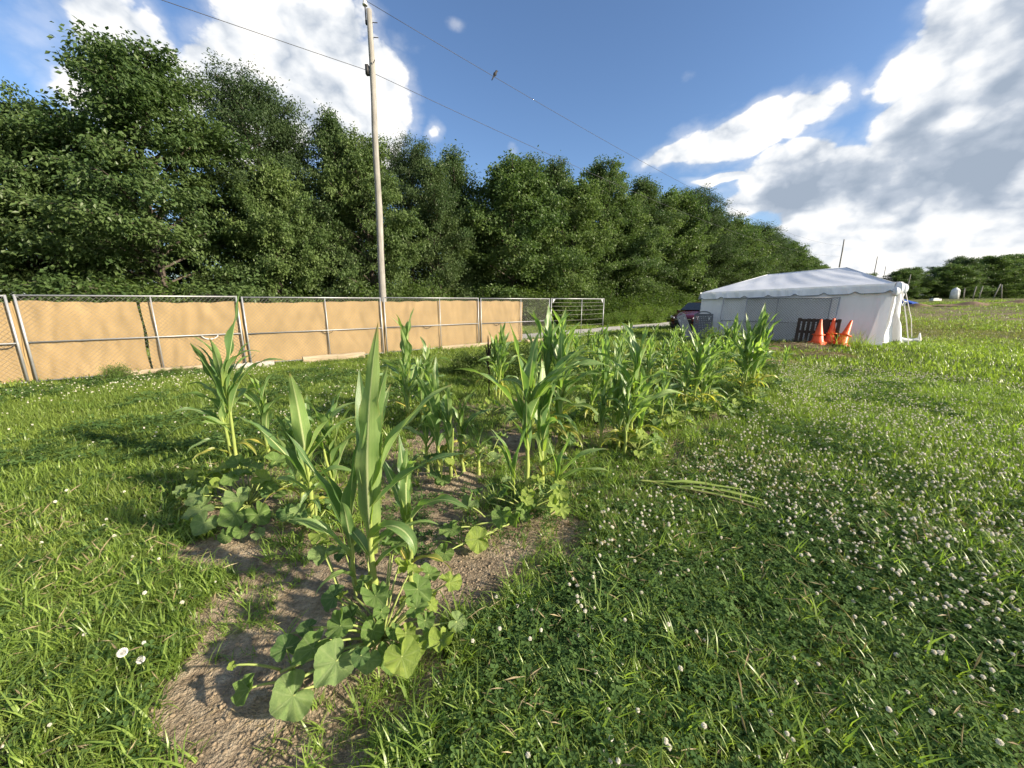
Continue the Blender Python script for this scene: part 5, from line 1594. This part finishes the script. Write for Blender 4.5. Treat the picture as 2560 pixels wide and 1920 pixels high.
S4 = [(-0.19, 3.75, 0.08, 0.076, 1), (-0.12, 3.94, 0.1, 0.072, 2), (-0.13, 4.26, 0.15, 0.085, 1), (-0.29, 4.07, 0.1, 0.066, 1), (-0.67, 3.61, 0.2, 0.073, 0), (-0.65, 3.21, 0.1, 0.066, 0), (-0.07, 3.75, 0.06, 0.046, 0)]
rs_ = random.Random(77)
for _L, cx_, cy_, n_, sp_ in ((S1, -0.62, 1.62, 16, 0.34), (S2, -2.3, 2.95, 14, 0.42), (S3, 0.15, 2.75, 8, 0.32)):
    for _ in range(n_):
        a_, q_ = rs_.uniform(0, 6.28), sp_ * math.sqrt(rs_.uniform(0.05, 1))
        _L.append((cx_ + q_ * math.cos(a_), cy_ + q_ * math.sin(a_), rs_.uniform(0.08, 0.26), rs_.uniform(0.035, 0.075), rs_.choice([0, 0, 2, 3, 2, 1])))
squash(-0.66, 1.62, S1, 'large squash plant around the foot of the largest corn at the front', 1)
squash(-2.25, 2.95, S2, 'bushy squash plant below the tall leftmost corn', 2)
squash(0.12, 2.8, S3, 'squash plant trailing left from the foot of the big middle corn', 3)
squash(-0.45, 3.75, S4, 'sparse greyish squash plant behind the big middle corn, left of its stalk', 4)


def rand_squash(cx, cy, n, spread, seed, label, group='squash plants of the garden plot', size=0.075, hmax=0.28):
    r = random.Random(seed); L = []
    for k in range(n):
        a = r.uniform(0, 6.28); q = spread * math.sqrt(r.uniform(0.03, 1))
        L.append((cx + q * math.cos(a), cy + q * math.sin(a) * 0.9, max(0.05, hmax * (1 - 0.6 * q / spread) * r.uniform(0.6, 1.1)), size * r.uniform(0.65, 1.2), r.choice([0, 0, 2, 1, 3, 2])))
    return squash(cx, cy, L, label, seed, group)


RS = [(-1.50, 2.62, 9, 0.28, 'low squash plant below the corn with the left-arching leaf'), (0.50, 4.25, 16, 0.38, 'squash plant at the foot of the tall corn behind the middle plant'),
      (1.42, 4.05, 18, 0.36, 'pale sunlit squash plant at the foot of the corn on the soil edge'), (1.25, 5.15, 16, 0.40, 'squash plant behind the soil-edge corn'),
      (-0.35, 5.6, 10, 0.35, 'small squash plant on the weedy soil left of the seed spike'), (2.1, 5.0, 18, 0.42, 'squash plant with long pale stems among drooping corn'),
      (2.95, 5.65, 20, 0.50, 'squash plant spreading right below the corn that sweeps left'), (3.6, 6.3, 16, 0.55, 'large-leaved squash plant left of the tallest right-hand corn'),
      (4.5, 6.75, 14, 0.40, 'squash plant at the foot of the tallest right-hand corn'), (5.3, 7.7, 12, 0.45, 'low squash plant at the right border of the plot'),
      (-0.72, 3.35, 6, 0.25, 'few-leaved squash plant under the pale fan-leaved corn')]
for k, (x, y, n, sp, lb) in enumerate(RS):
    rand_squash(x, y, n, sp, 40 + k, lb)
for k, (x, y) in enumerate([(2.6, 7.2), (3.5, 7.6), (1.9, 8.2), (3.0, 8.9), (4.3, 8.6), (2.3, 9.7), (3.7, 10.0), (4.8, 9.9), (1.2, 8.6), (5.0, 11.0), (4.0, 11.4), (2.8, 11.4), (1.0, 6.4), (1.9, 6.2)]):
    rand_squash(x, y, 11, 0.55, 70 + k, 'squash plant under the crowded back rows of corn', 'squash plants of the back rows', 0.085, 0.3)

# leafy weeds on the plot
for k, (x, y, h, kk, lb) in enumerate([(-0.2, 8.6, 0.75, 1, 'dark bushy plant left of the corn in front of the fence corner'), (-1.0, 8.9, 0.6, 1, 'low bushy plant with yellow-green leaves at the back left of the plot'),
                                      (0.35, 9.4, 0.7, 1, 'dark bush behind the tall middle corn'), (-0.6, 7.7, 0.5, 2, 'low weedy bush at the back of the plot left of the seed spike'),
                                      (-8.45, 7.95, 0.42, 2, 'single big-leaved weed growing at the fence foot on the left'), (-7.8, 8.75, 0.22, 2, 'low weed patch at the fence foot below the dark gap'),
                                      (-8.0, 8.55, 0.18, 1, 'small green bush beside the long timber'), (7.0, 12.8, 0.9, 2, 'bright leafy weed beside the grey boards')]):
    put_bush(kk, x, y, h, 0.9 if x > -5 else 0.7, k, lb, 'weeds along fence and plot', 'weed_bush', 'weed')


# ------------------------------------------------------------------ ground cover
def blades(r, n, spread, h0, h1, w, bend=0.8, seg=3):
    """curved tapering blades, three steps each"""
    V = []; Q = []; T = []; A = []; c = 0
    for i in range(n):
        a = r.uniform(0, 6.28); q = spread * math.sqrt(r.uniform(0, 1))
        x, y = q * math.cos(a), q * math.sin(a)
        az = r.uniform(0, 6.28); h = r.uniform(h0, h1); ww = w * r.uniform(0.7, 1.3)
        be = bend * r.uniform(0.3, 1.4)
        dx, dy = math.cos(az), math.sin(az); sx, sy = -dy, dx
        el = r.uniform(0.9, 1.5); px, pz = 0.0, -0.01
        v = r.uniform(0, 1)
        for k in range(seg + 1):
            u = k / seg
            wd = ww * (1 - u ** 1.7) * 0.5
            if k < seg:
                V += [(x + dx * px + sx * wd, y + dy * px + sy * wd, pz), (x + dx * px - sx * wd, y + dy * px - sy * wd, pz)]; A += [v, v]
            else:
                V += [(x + dx * px, y + dy * px, pz)]; A += [v]
            px += math.cos(el) * h / seg; pz += math.sin(el) * h / seg; el -= be / seg
        for k in range(seg - 1):
            Q.append((c + 2 * k, c + 2 * k + 1, c + 2 * k + 3, c + 2 * k + 2))
        T.append((c + 2 * seg - 2, c + 2 * seg - 1, c + 2 * seg))
        c += 2 * seg + 1
    return V, Q, T, A


def src(coll, name, me):
    o = bpy.data.objects.new(name, me); coll.objects.link(o); return o


def tuft_coll(cname, mat, specs, seed):
    coll = bpy.data.collections.new(cname); r = random.Random(seed)
    for k, sp in enumerate(specs):
        V, Q, T, A = blades(r, *sp)
        src(coll, '%s_%02d' % (cname, k), mk_mesh(cname, V, [Q, T], [M[mat]], True, {'v': A}))
    return coll


def clover_coll():
    coll = bpy.data.collections.new('clover_sprigs'); r = random.Random(9)
    for k in range(4):
        b = MB()
        for i in range(15):
            a = r.uniform(0, 6.28); q = 0.085 * math.sqrt(r.uniform(0, 1)); h = r.uniform(0.025, 0.075)
            x, y = q * math.cos(a), q * math.sin(a); tz = r.uniform(0, 6.28); s = r.uniform(0.009, 0.014); v = r.uniform(0, 1)
            nx, ny = r.gauss(0, 0.25), r.gauss(0, 0.25)
            for j in range(3):
                t = tz + j * 2.094
                c, d = math.cos(t), math.sin(t)
                pts = [(0, 0), (0.75, 0.55), (1.35, 0.5), (1.5, 0), (1.35, -0.5), (0.75, -0.55)]
                V = []
                for u, w in pts:
                    X, Y = s * (u * c - w * d), s * (u * d + w * c)
                    V.append((x + X, y + Y, h + nx * X + ny * Y + 0.25 * s * abs(w)))
                b.raw(V, [(0, 1, 2, 3), (0, 3, 4, 5)], a=v)
            b.raw([(x - 0.0012, y, 0), (x + 0.0012, y, 0), (x, y, h)], T=[(0, 1, 2)], a=v)
        src(coll, 'clover_sprigs_%d' % k, b.mesh('clover', M['clover'], False))
    return coll


def blossom_coll():
    coll = bpy.data.collections.new('clover_blossoms'); r = random.Random(19)
    for k in range(4):
        b = MB(); h = r.uniform(0.07, 0.12); rad = 0.0105
        lean = (r.uniform(-.02, .02), r.uniform(-.02, .02))
        n = 46
        for i in range(n):                       # florets standing out of the head
            zc = 1 - 1.75 * (i + 0.5) / n; q = math.sqrt(max(0, 1 - zc * zc)); t = i * 2.39996
            d = Vector((q * math.cos(t), q * math.sin(t), zc)); s = d.orthogonal().normalized() * rad * 0.26
            c = Vector((lean[0], lean[1], h))
            tip = c + d * rad * r.uniform(0.95, 1.25); m = c + d * rad * 0.5; n2 = d.cross(s)
            b.raw([m + s, m - s * 0.5 + n2 * 0.8, m - s * 0.5 - n2 * 0.8, tip + s * .5, tip - s * .3 + n2 * .45, tip - s * .3 - n2 * .45], [(0, 1, 4, 3), (1, 2, 5, 4), (2, 0, 3, 5)], [(3, 4, 5)], a=r.uniform(0, 1))
        src(coll, 'clover_blossoms_%d' % k, b.mesh('blossom', M['blossom'], False))
        b2 = MB(); b2.tube([(0, 0, 0), (lean[0] * .4, lean[1] * .4, h * .6), (lean[0], lean[1], h)], 0.0011, 3, cap=False, a=0.6)
        me = coll.objects[-1].data
        # stem joined as second material
        V = np.vstack(b.V + [v for v in b2.V]); off = b.n
        Qs = [np.vstack(b.Q), np.vstack(b2.Q) + off]; nq = [len(q) for q in Qs]; Ts = np.vstack(b.T)
        mid = [0] * nq[0] + [1] * nq[1] + [0] * len(Ts)
        coll.objects[-1].data = mk_mesh('blossom', V, [np.vstack(Qs), Ts], [M['blossom'], M['petiole']], False, {'v': np.concatenate(b.A + b2.A)}, midx=mid)
    return coll


def clod_coll():
    coll = bpy.data.collections.new('soil_clods'); r = np.random.default_rng(4)
    for k in range(4):
        th, ph = np.meshgrid(np.linspace(0, 2 * np.pi, 8), np.linspace(0, np.pi, 5), indexing='ij')
        rad = 1 + 0.25 * np.sin(th * 2 + k) * np.sin(ph * 2) + r.normal(0, 0.12, th.shape); rad[-1] = rad[0]; rad[:, 0] = 1; rad[:, -1] = 1
        b = MB(); b.grid(np.stack([rad * np.sin(ph) * np.cos(th), rad * np.sin(ph) * np.sin(th), 0.6 * rad * np.cos(ph)], -1)[:, ::-1])
        src(coll, 'soil_clods_%d' % k, b.mesh('clod', M['clod'], True))
    return coll


M['clod'] = plain('soil_clod', (0.32, 0.25, 0.17), 0.95, var=0.25, scale=1.5, bump=0.6, bscale=4)


def scatter_tree(coll):
    ng = bpy.data.node_groups.new('scatter_' + coll.name, 'GeometryNodeTree')
    ng.interface.new_socket('Geometry', in_out='INPUT', socket_type='NodeSocketGeometry')
    ng.interface.new_socket('Geometry', in_out='OUTPUT', socket_type='NodeSocketGeometry')
    gi = ng.nodes.new('NodeGroupInput'); go = ng.nodes.new('NodeGroupOutput')
    ci = ng.nodes.new('GeometryNodeCollectionInfo'); ci.inputs['Collection'].default_value = coll
    ci.inputs['Separate Children'].default_value = True; ci.inputs['Reset Children'].default_value = True
    ip = ng.nodes.new('GeometryNodeInstanceOnPoints'); ip.inputs['Pick Instance'].default_value = True

    def named(nm, typ):
        nd = ng.nodes.new('GeometryNodeInputNamedAttribute'); nd.data_type = typ; nd.inputs['Name'].default_value = nm
        return nd.outputs['Attribute']
    L = ng.links.new
    L(gi.outputs[0], ip.inputs['Points']); L(ci.outputs[0], ip.inputs['Instance'])
    L(named('idx', 'INT'), ip.inputs['Instance Index']); L(named('scl', 'FLOAT'), ip.inputs['Scale'])
    e2r = ng.nodes.new('FunctionNodeEulerToRotation'); L(named('rot', 'FLOAT_VECTOR'), e2r.inputs[0]); L(e2r.outputs[0], ip.inputs['Rotation'])
    L(ip.outputs[0], go.inputs[0])
    return ng


def scatter(name, coll, P, scl, label, seed, tilt=0.12, sink=0.0):
    r = np.random.default_rng(seed); n = len(P)
    me = bpy.data.meshes.new(name)
    V = np.column_stack([P, gz(P[:, 0], P[:, 1]) - sink]).astype(np.float32)
    me.vertices.add(n); me.vertices.foreach_set('co', V.ravel())
    a = me.attributes.new('rot', 'FLOAT_VECTOR', 'POINT'); a.data.foreach_set('vector', np.column_stack([r.normal(0, tilt, n), r.normal(0, tilt, n), r.uniform(0, 6.28, n)]).astype(np.float32).ravel())
    a = me.attributes.new('scl', 'FLOAT', 'POINT'); a.data.foreach_set('value', np.asarray(scl, np.float32))
    a = me.attributes.new('idx', 'INT', 'POINT'); a.data.foreach_set('value', r.integers(0, len(coll.objects), n).astype(np.int32))
    o = link(name, me)
    md = o.modifiers.new('scatter', 'NODES'); md.node_group = scatter_tree(coll)
    return tag(o, label, kind='stuff')


def sector(n, r0, r1, seed, half=60):
    r = np.random.default_rng(seed)
    q = np.sqrt(r.uniform(r0 * r0, r1 * r1, n)); a = np.radians(r.uniform(-half, half, n))
    return np.column_stack([q * np.sin(a), q * np.cos(a)]), r


def lawn_ok(P):
    """not on the gravel, under the tent or in the trees"""
    s = (P[:, 0] + 13) * 0.75 + (P[:, 1] - 13.8) * 0.66
    dn = -(P[:, 0] + 13) * 0.66 + (P[:, 1] - 13.8) * 0.75       # distance into the wood
    lx = (P[:, 0] - TL.x) * TF.x + (P[:, 1] - TL.y) * TF.y; ly = (P[:, 0] - TL.x) * TE.x + (P[:, 1] - TL.y) * TE.y
    tent_in = (lx > 0.05) & (lx < TW - 0.05) & (ly > 0.05) & (ly < TD - 0.05)
    rd = np.abs(-(P[:, 0] - 5.5) * 0.69 + (P[:, 1] - 23.2) * 0.72)
    return (dn < 0.5) & ~tent_in & ~((rd < 1.2) & (P[:, 1] > 10))


SECT = np.radians(120)
grass_near = tuft_coll('grass_tufts', 'grass', [(15, 0.055, 0.06, 0.13, 0.0045, 1.5)] * 3 + [(11, 0.06, 0.05, 0.10, 0.0058, 1.7)] * 2, 1)
crab_near = tuft_coll('crabgrass_tufts', 'grass2', [(11, 0.05, 0.08, 0.16, 0.0080, 1.9, 4)] * 3 + [(9, 0.04, 0.10, 0.20, 0.0090, 1.6, 4)] * 3, 2)
grass_mid = tuft_coll('grass_clumps', 'grass', [(34, 0.17, 0.06, 0.12, 0.008, 1.3)] * 4, 3)
crab_mid = tuft_coll('crabgrass_clumps', 'grass2', [(22, 0.14, 0.07, 0.15, 0.011, 1.3)] * 3, 4)
grass_far = tuft_coll('grass_patches', 'grass', [(46, 0.50, 0.08, 0.16, 0.022, 1.2)] * 4, 5)
dry_far = tuft_coll('dry_grass_patches', 'drygrass', [(40, 0.50, 0.05, 0.11, 0.022, 1.2)] * 3, 6)
wisp_c = tuft_coll('wispy_grass', 'grass2', [(9, 0.03, 0.18, 0.34, 0.0045, 1.0)] * 3, 7)
clov = clover_coll(); blos = blossom_coll(); clods = clod_coll()


def cloverness(P):
    return sstep(-0.3, 0.8, wob(P[:, 0], P[:, 1], 1.3, 3, 15) + 0.6 * wob(P[:, 0], P[:, 1], 4.0, 15, 27) - 0.15)


def add_cover(name, coll, dens, r0, r1, seed, label, keepf, s0, s1, sink=0.0, tilt=0.15, half=60):
    n = int(dens * 0.5 * math.radians(2 * half) * (r1 * r1 - r0 * r0))
    P, r = sector(n, r0, r1, seed, half)
    keep = lawn_ok(P) & (r.uniform(0, 1, n) < keepf(P))
    P = P[keep]
    return scatter(name, coll, P, r.uniform(s0, s1, len(P)), label, seed, tilt, sink)


lawn = lambda P: 1 - soilness(P[:, 0], P[:, 1])
inplot = lambda P: sstep(-0.1, 0.2, plot_dist(P[:, 0], P[:, 1]))
add_cover('grass', grass_near, 620, 0.9, 4.2, 201, 'fine short grass of the near lawn', lambda P: (lawn(P) ** 1.5) * (1 - 0.35 * cloverness(P)) * (1 - 0.45 * inplot(P)), 0.7, 1.3)
add_cover('crabgrass', crab_near, 520, 0.9, 4.2, 202, 'broad-bladed crabgrass of the near lawn', lambda P: lawn(P) * (1 - 0.55 * cloverness(P)) * (0.35 + 0.65 * sstep(-0.3, 0.4, wob(P[:, 0], P[:, 1], 1.4, 12, 24))), 0.6, 1.25)
add_cover('clover', clov, 480, 0.9, 5.5, 203, 'white clover leaves carpeting the near lawn', lambda P: lawn(P) * np.clip(0.06 + 0.70 * cloverness(P) + 0.35 * (P[:, 0] > -0.2) * sstep(5.0, 2.0, P[:, 1]), 0, 1) * (1 - 0.7 * inplot(P)), 0.7, 1.2)
add_cover('grass', grass_mid, 130, 4.2, 12, 204, 'short grass of the middle lawn', lambda P: lawn(P) * (1 - 0.3 * inplot(P)), 0.7, 1.25)
add_cover('crabgrass', crab_mid, 60, 4.2, 12, 205, 'crabgrass of the middle lawn', lambda P: lawn(P) * (0.3 + 0.7 * sstep(-0.3, 0.5, wob(P[:, 0], P[:, 1], 0.8, 12, 24))), 0.6, 1.3)
add_cover('clover', clov, 70, 5.5, 12, 206, 'white clover leaves in the middle lawn', lambda P: lawn(P) * cloverness(P), 1.2, 1.9)
add_cover('grass', grass_far, 13, 12, 34, 207, 'mown grass of the far lawn', lambda P: np.clip(1.0 - 0.92 * sstep(16, 23, P[:, 1] * 0.8 + 0.35 * P[:, 0]) * sstep(13, 20, P[:, 0]), 0, 1), 0.7, 1.2)
add_cover('dry_grass', dry_far, 6, 19, 48, 208, 'dry brownish grass of the far field', lambda P: sstep(13, 20, P[:, 0]) * 1.0, 0.7, 1.3)
add_cover('grass', grass_far, 3.2, 34, 80, 209, 'tall grass along the far field edge', lambda P: sstep(14, 26, P[:, 0]) * (0.25 + 0.75 * sstep(70, 76, 0.66 * P[:, 1] + 0.75 * P[:, 0])), 1.0, 2.0)
# blossoms stand in drifts
drift = lambda P: sstep(-0.15, 0.85, wob(P[:, 0], P[:, 1], 0.75, 6, 18) + 0.6 * wob(P[:, 0], P[:, 1], 2.6, 20, 32) + 0.45 * (P[:, 0] > 0.3))
add_cover('clover_blossoms', blos, 380, 1.0, 4.5, 210, 'white clover blossoms scattered over the near lawn', lambda P: lawn(P) ** 2 * (0.08 + 0.92 * drift(P)) * (0.35 + 0.65 * (P[:, 0] > 0)) * (1 - 0.9 * inplot(P)), 0.45, 0.95, tilt=0.35)
add_cover('clover_blossoms', blos, 190, 4.5, 13, 211, 'white clover blossoms in drifts over the middle lawn', lambda P: lawn(P) * (0.08 + 0.92 * drift(P)) * (0.4 + 0.6 * (P[:, 0] > 0)) * (1 - 0.95 * inplot(P)), 0.5, 1.05, tilt=0.35)
# weeds and tufts on the plot
add_cover('plot_weeds', crab_near, 420, 0.9, 6, 212, 'sparse weeds and grass seedlings on the bare soil', lambda P: inplot(P) * sstep(0.0, 1.0, wob(P[:, 0], P[:, 1], 3.4, 5, 17) + 0.16 + 0.10 * np.clip(P[:, 1] - 2, 0, 3)) * 0.85, 0.3, 0.9)
add_cover('plot_weeds', crab_mid, 55, 5, 15, 213, 'weedy grass between the corn rows', lambda P: inplot(P) * sstep(-0.2, 0.7, wob(P[:, 0], P[:, 1], 1.6, 5, 17)), 0.7, 1.5)
add_cover('plot_clover', clov, 160, 2.4, 7, 214, 'low weeds creeping over the soil', lambda P: inplot(P) * sstep(0.3, 1.0, wob(P[:, 0], P[:, 1], 2.2, 15, 27)), 0.5, 1.1)
add_cover('wispy_grass', wisp_c, 7, 1.0, 8, 215, 'taller wispy grass along the plot border', lambda P: lawn(P) * np.exp(-(plot_dist(P[:, 0], P[:, 1]) / 0.35) ** 2), 0.5, 1.0)
add_cover('soil_clods', clods, 1500, 0.8, 5.5, 216, 'crumbs and clods of dry soil', lambda P: soilness(P[:, 0], P[:, 1]) * sstep(-0.5, 0.6, wob(P[:, 0], P[:, 1], 3.3, 18, 30)), 0.002, 0.012, sink=0.001, tilt=0.6)

bits = bpy.data.collections.new('straw_bits')
for k in range(4):
    r_ = np.random.default_rng(60 + k); n_ = 9
    V_, T_, v_ = leaf_cloud(np.column_stack([r_.normal(0, 0.05, (n_, 2)), r_.uniform(0.002, 0.008, n_)]), np.column_stack([r_.normal(0, 1, (n_, 2)), r_.normal(0, 0.08, n_)]), 0.05, 0.2, 60 + k, 0.09)
    src(bits, 'straw_bits_%d' % k, mk_mesh('straw_bits', V_, [T_], [M['straw']], False, {'v': v_}))
add_cover('straw_litter', bits, 110, 0.8, 6, 217, 'dry straw bits and dead leaves on the soil', lambda P: soilness(P[:, 0], P[:, 1]) * sstep(-0.4, 0.8, wob(P[:, 0], P[:, 1], 2.4, 8, 20)), 0.4, 1.3)
add_cover('straw_litter', bits, 45, 0.9, 5, 218, 'dead blades lying in the near lawn', lambda P: lawn(P) * 0.8, 0.8, 2.0, tilt=0.5, sink=-0.03)

# tall grass round the cones and along the fence foot
def fringe(pts, seed, coll, label, s0, s1, jit=0.25):
    r = np.random.default_rng(seed); P = np.array(pts) + r.normal(0, jit, (len(pts), 2))
    scatter('tall_grass', coll, P, r.uniform(s0, s1, len(P)), label, seed, 0.15)


fringe([tuple(fp(s, -0.1)[:2]) for s in np.arange(-3.5, 14.6, 0.09)], 301, crab_mid, 'longer grass along the foot of the fence', 0.5, 1.1, 0.09)
fringe([(11.45, 12.75)] * 16 + [(11.0, 12.65)] * 6 + [(11.9, 12.8)] * 8, 302, wisp_c, 'tall coarse grass in front of the leaning cones', 1.6, 2.8, 0.16)
fringe([tuple(tl(x, -0.25)[:2]) for x in np.arange(0, 6.3, 0.10)], 303, crab_mid, 'grass along the tent wall', 0.7, 1.3, 0.08)

# ------------------------------------------------------------------ single small things in the grass
def dandelion(x, y, h, rad, label):
    z = GZ(x, y)
    o = empty('dandelion', (x, y, z), 0, label, 'dandelion', 'dandelion seed heads')
    b = MB(); b.tube([(0, 0, 0), (0.006, 0, h * 0.6), (0, 0, h)], 0.0022, 6, a=0.7); link('stem', b.mesh('stem', M['petiole']), o)
    b = MB(); n = 110
    for i in range(n):
        zc = 1 - 2 * (i + 0.5) / n; q = math.sqrt(1 - zc * zc); t = i * 2.39996
        d = Vector((q * math.cos(t), q * math.sin(t), zc)); s = d.orthogonal().normalized(); u = d.cross(s)
        c = Vector((0, 0, h)); tip = c + d * rad
        b.raw([c + s * 0.0006, c - s * 0.0006, tip], T=[(0, 1, 2)])
        for a in (0, 1.05, 2.1):
            w = (s * math.cos(a) + u * math.sin(a)) * rad * 0.28
            b.raw([tip - w - d * 0.001, tip + w - d * 0.001, tip + d * 0.0035], T=[(0, 1, 2)])
    link('seed_head', b.mesh('seed_head', M['puff'], False), o)


dandelion(-1.80, 1.45, 0.12, 0.017, 'larger white dandelion seed head in the grass at lower left')
dandelion(-1.70, 1.43, 0.11, 0.013, 'smaller greyish dandelion seed head just right of the larger one')

st = empty('cut_stalk', (1.16, 3.26, 0.06), math.atan2(2.88 - 3.26, 2.07 - 1.16), 'cut withering corn stalk lying on the clover right of the plot', 'corn stalk')
st.location.z = GZ(1.16, 3.26) + 0.06
b = MB(); t = np.linspace(0, 1, 12); b.tube(np.column_stack([0.55 * t, 0.02 * np.sin(t * 3), 0.02 + 0.01 * np.sin(t * 7)]), 0.011 - 0.006 * t, 7, a=0.9); link('stalk', b.mesh('stalk', M['stalk']), st)
for k, (x, az, L, Wd, el, be) in enumerate([(0.05, 8, 0.95, 0.035, 8, 14), (0.15, -7, 0.9, 0.03, 6, 10), (0.3, 3, 0.75, 0.05, 10, 22), (0.2, 18, 0.55, 0.06, 14, 30), (0.42, -14, 0.6, 0.03, 6, 14)]):
    l = link('leaf', corn_leaf(L, Wd * 0.6, el, be, 40, 900 + k, 1.2, 0.6), st, (x, 0, 0.02), (0, 0, R(az)))
    l.data.materials[0] = M['straw'] if k == 4 else M['stalk']

# ------------------------------------------------------------------ labels of the crowded things, by what they stand below or above and their order there
ORD = ['first', 'second', 'third', 'fourth', 'fifth', 'sixth', 'seventh', 'eighth', 'ninth', 'tenth', 'eleventh', 'twelfth', 'thirteenth', 'fourteenth', 'fifteenth', 'sixteenth']


def landmark(o):
    k = o.location.x / max(o.location.y, 0.1)
    for lim, t in ((-1.20, 'the leftmost fence panel'), (-0.93, 'the left tan screens'), (-0.62, 'the screen with the white vent'), (-0.33, 'the wide tan screen'),
                   (-0.08, 'the screen past the pole'), (0.10, 'the bare chain-link panel'), (0.235, 'the wire gate'), (0.40, 'the gravel track'),
                   (0.50, 'the red car'), (0.70, 'the left half of the tent'), (9.0, 'the right half of the tent')):
        if k < lim:
            return t


for grp, fmt, byfront in (('corn plants of the crowded back rows', 'back-row corn plant in line with %s, %s from the front', True),
                          ('squash plants of the back rows', 'back-row squash plant in line with %s, %s from the front', True),
                          ('background trees of the row', 'dark hidden background tree above %s, %s from the left', False),
                          ('bushes along the foot of the trees', 'bush below the trees above %s, %s from the left', False),
                          ('trees of the far wood', 'far wood crown beyond %s, %s from the left', False),
                          ('bushes on the weedy bank', 'bush on the bank above %s, %s from the left', False),
                          ('tall weeds beside the gravel track', 'tall track-side weed above %s, %s from the left', False)):
    box = {}
    for ob in [q for q in COL.objects if q.get('group') == grp]:
        box.setdefault(landmark(ob), []).append(ob)
    for lm, obs in box.items():
        obs.sort(key=lambda q: q.location.y if byfront else q.location.x / q.location.y)
        for i, ob in enumerate(obs):
            ob['label'] = fmt % (lm, ORD[min(i, 15)])
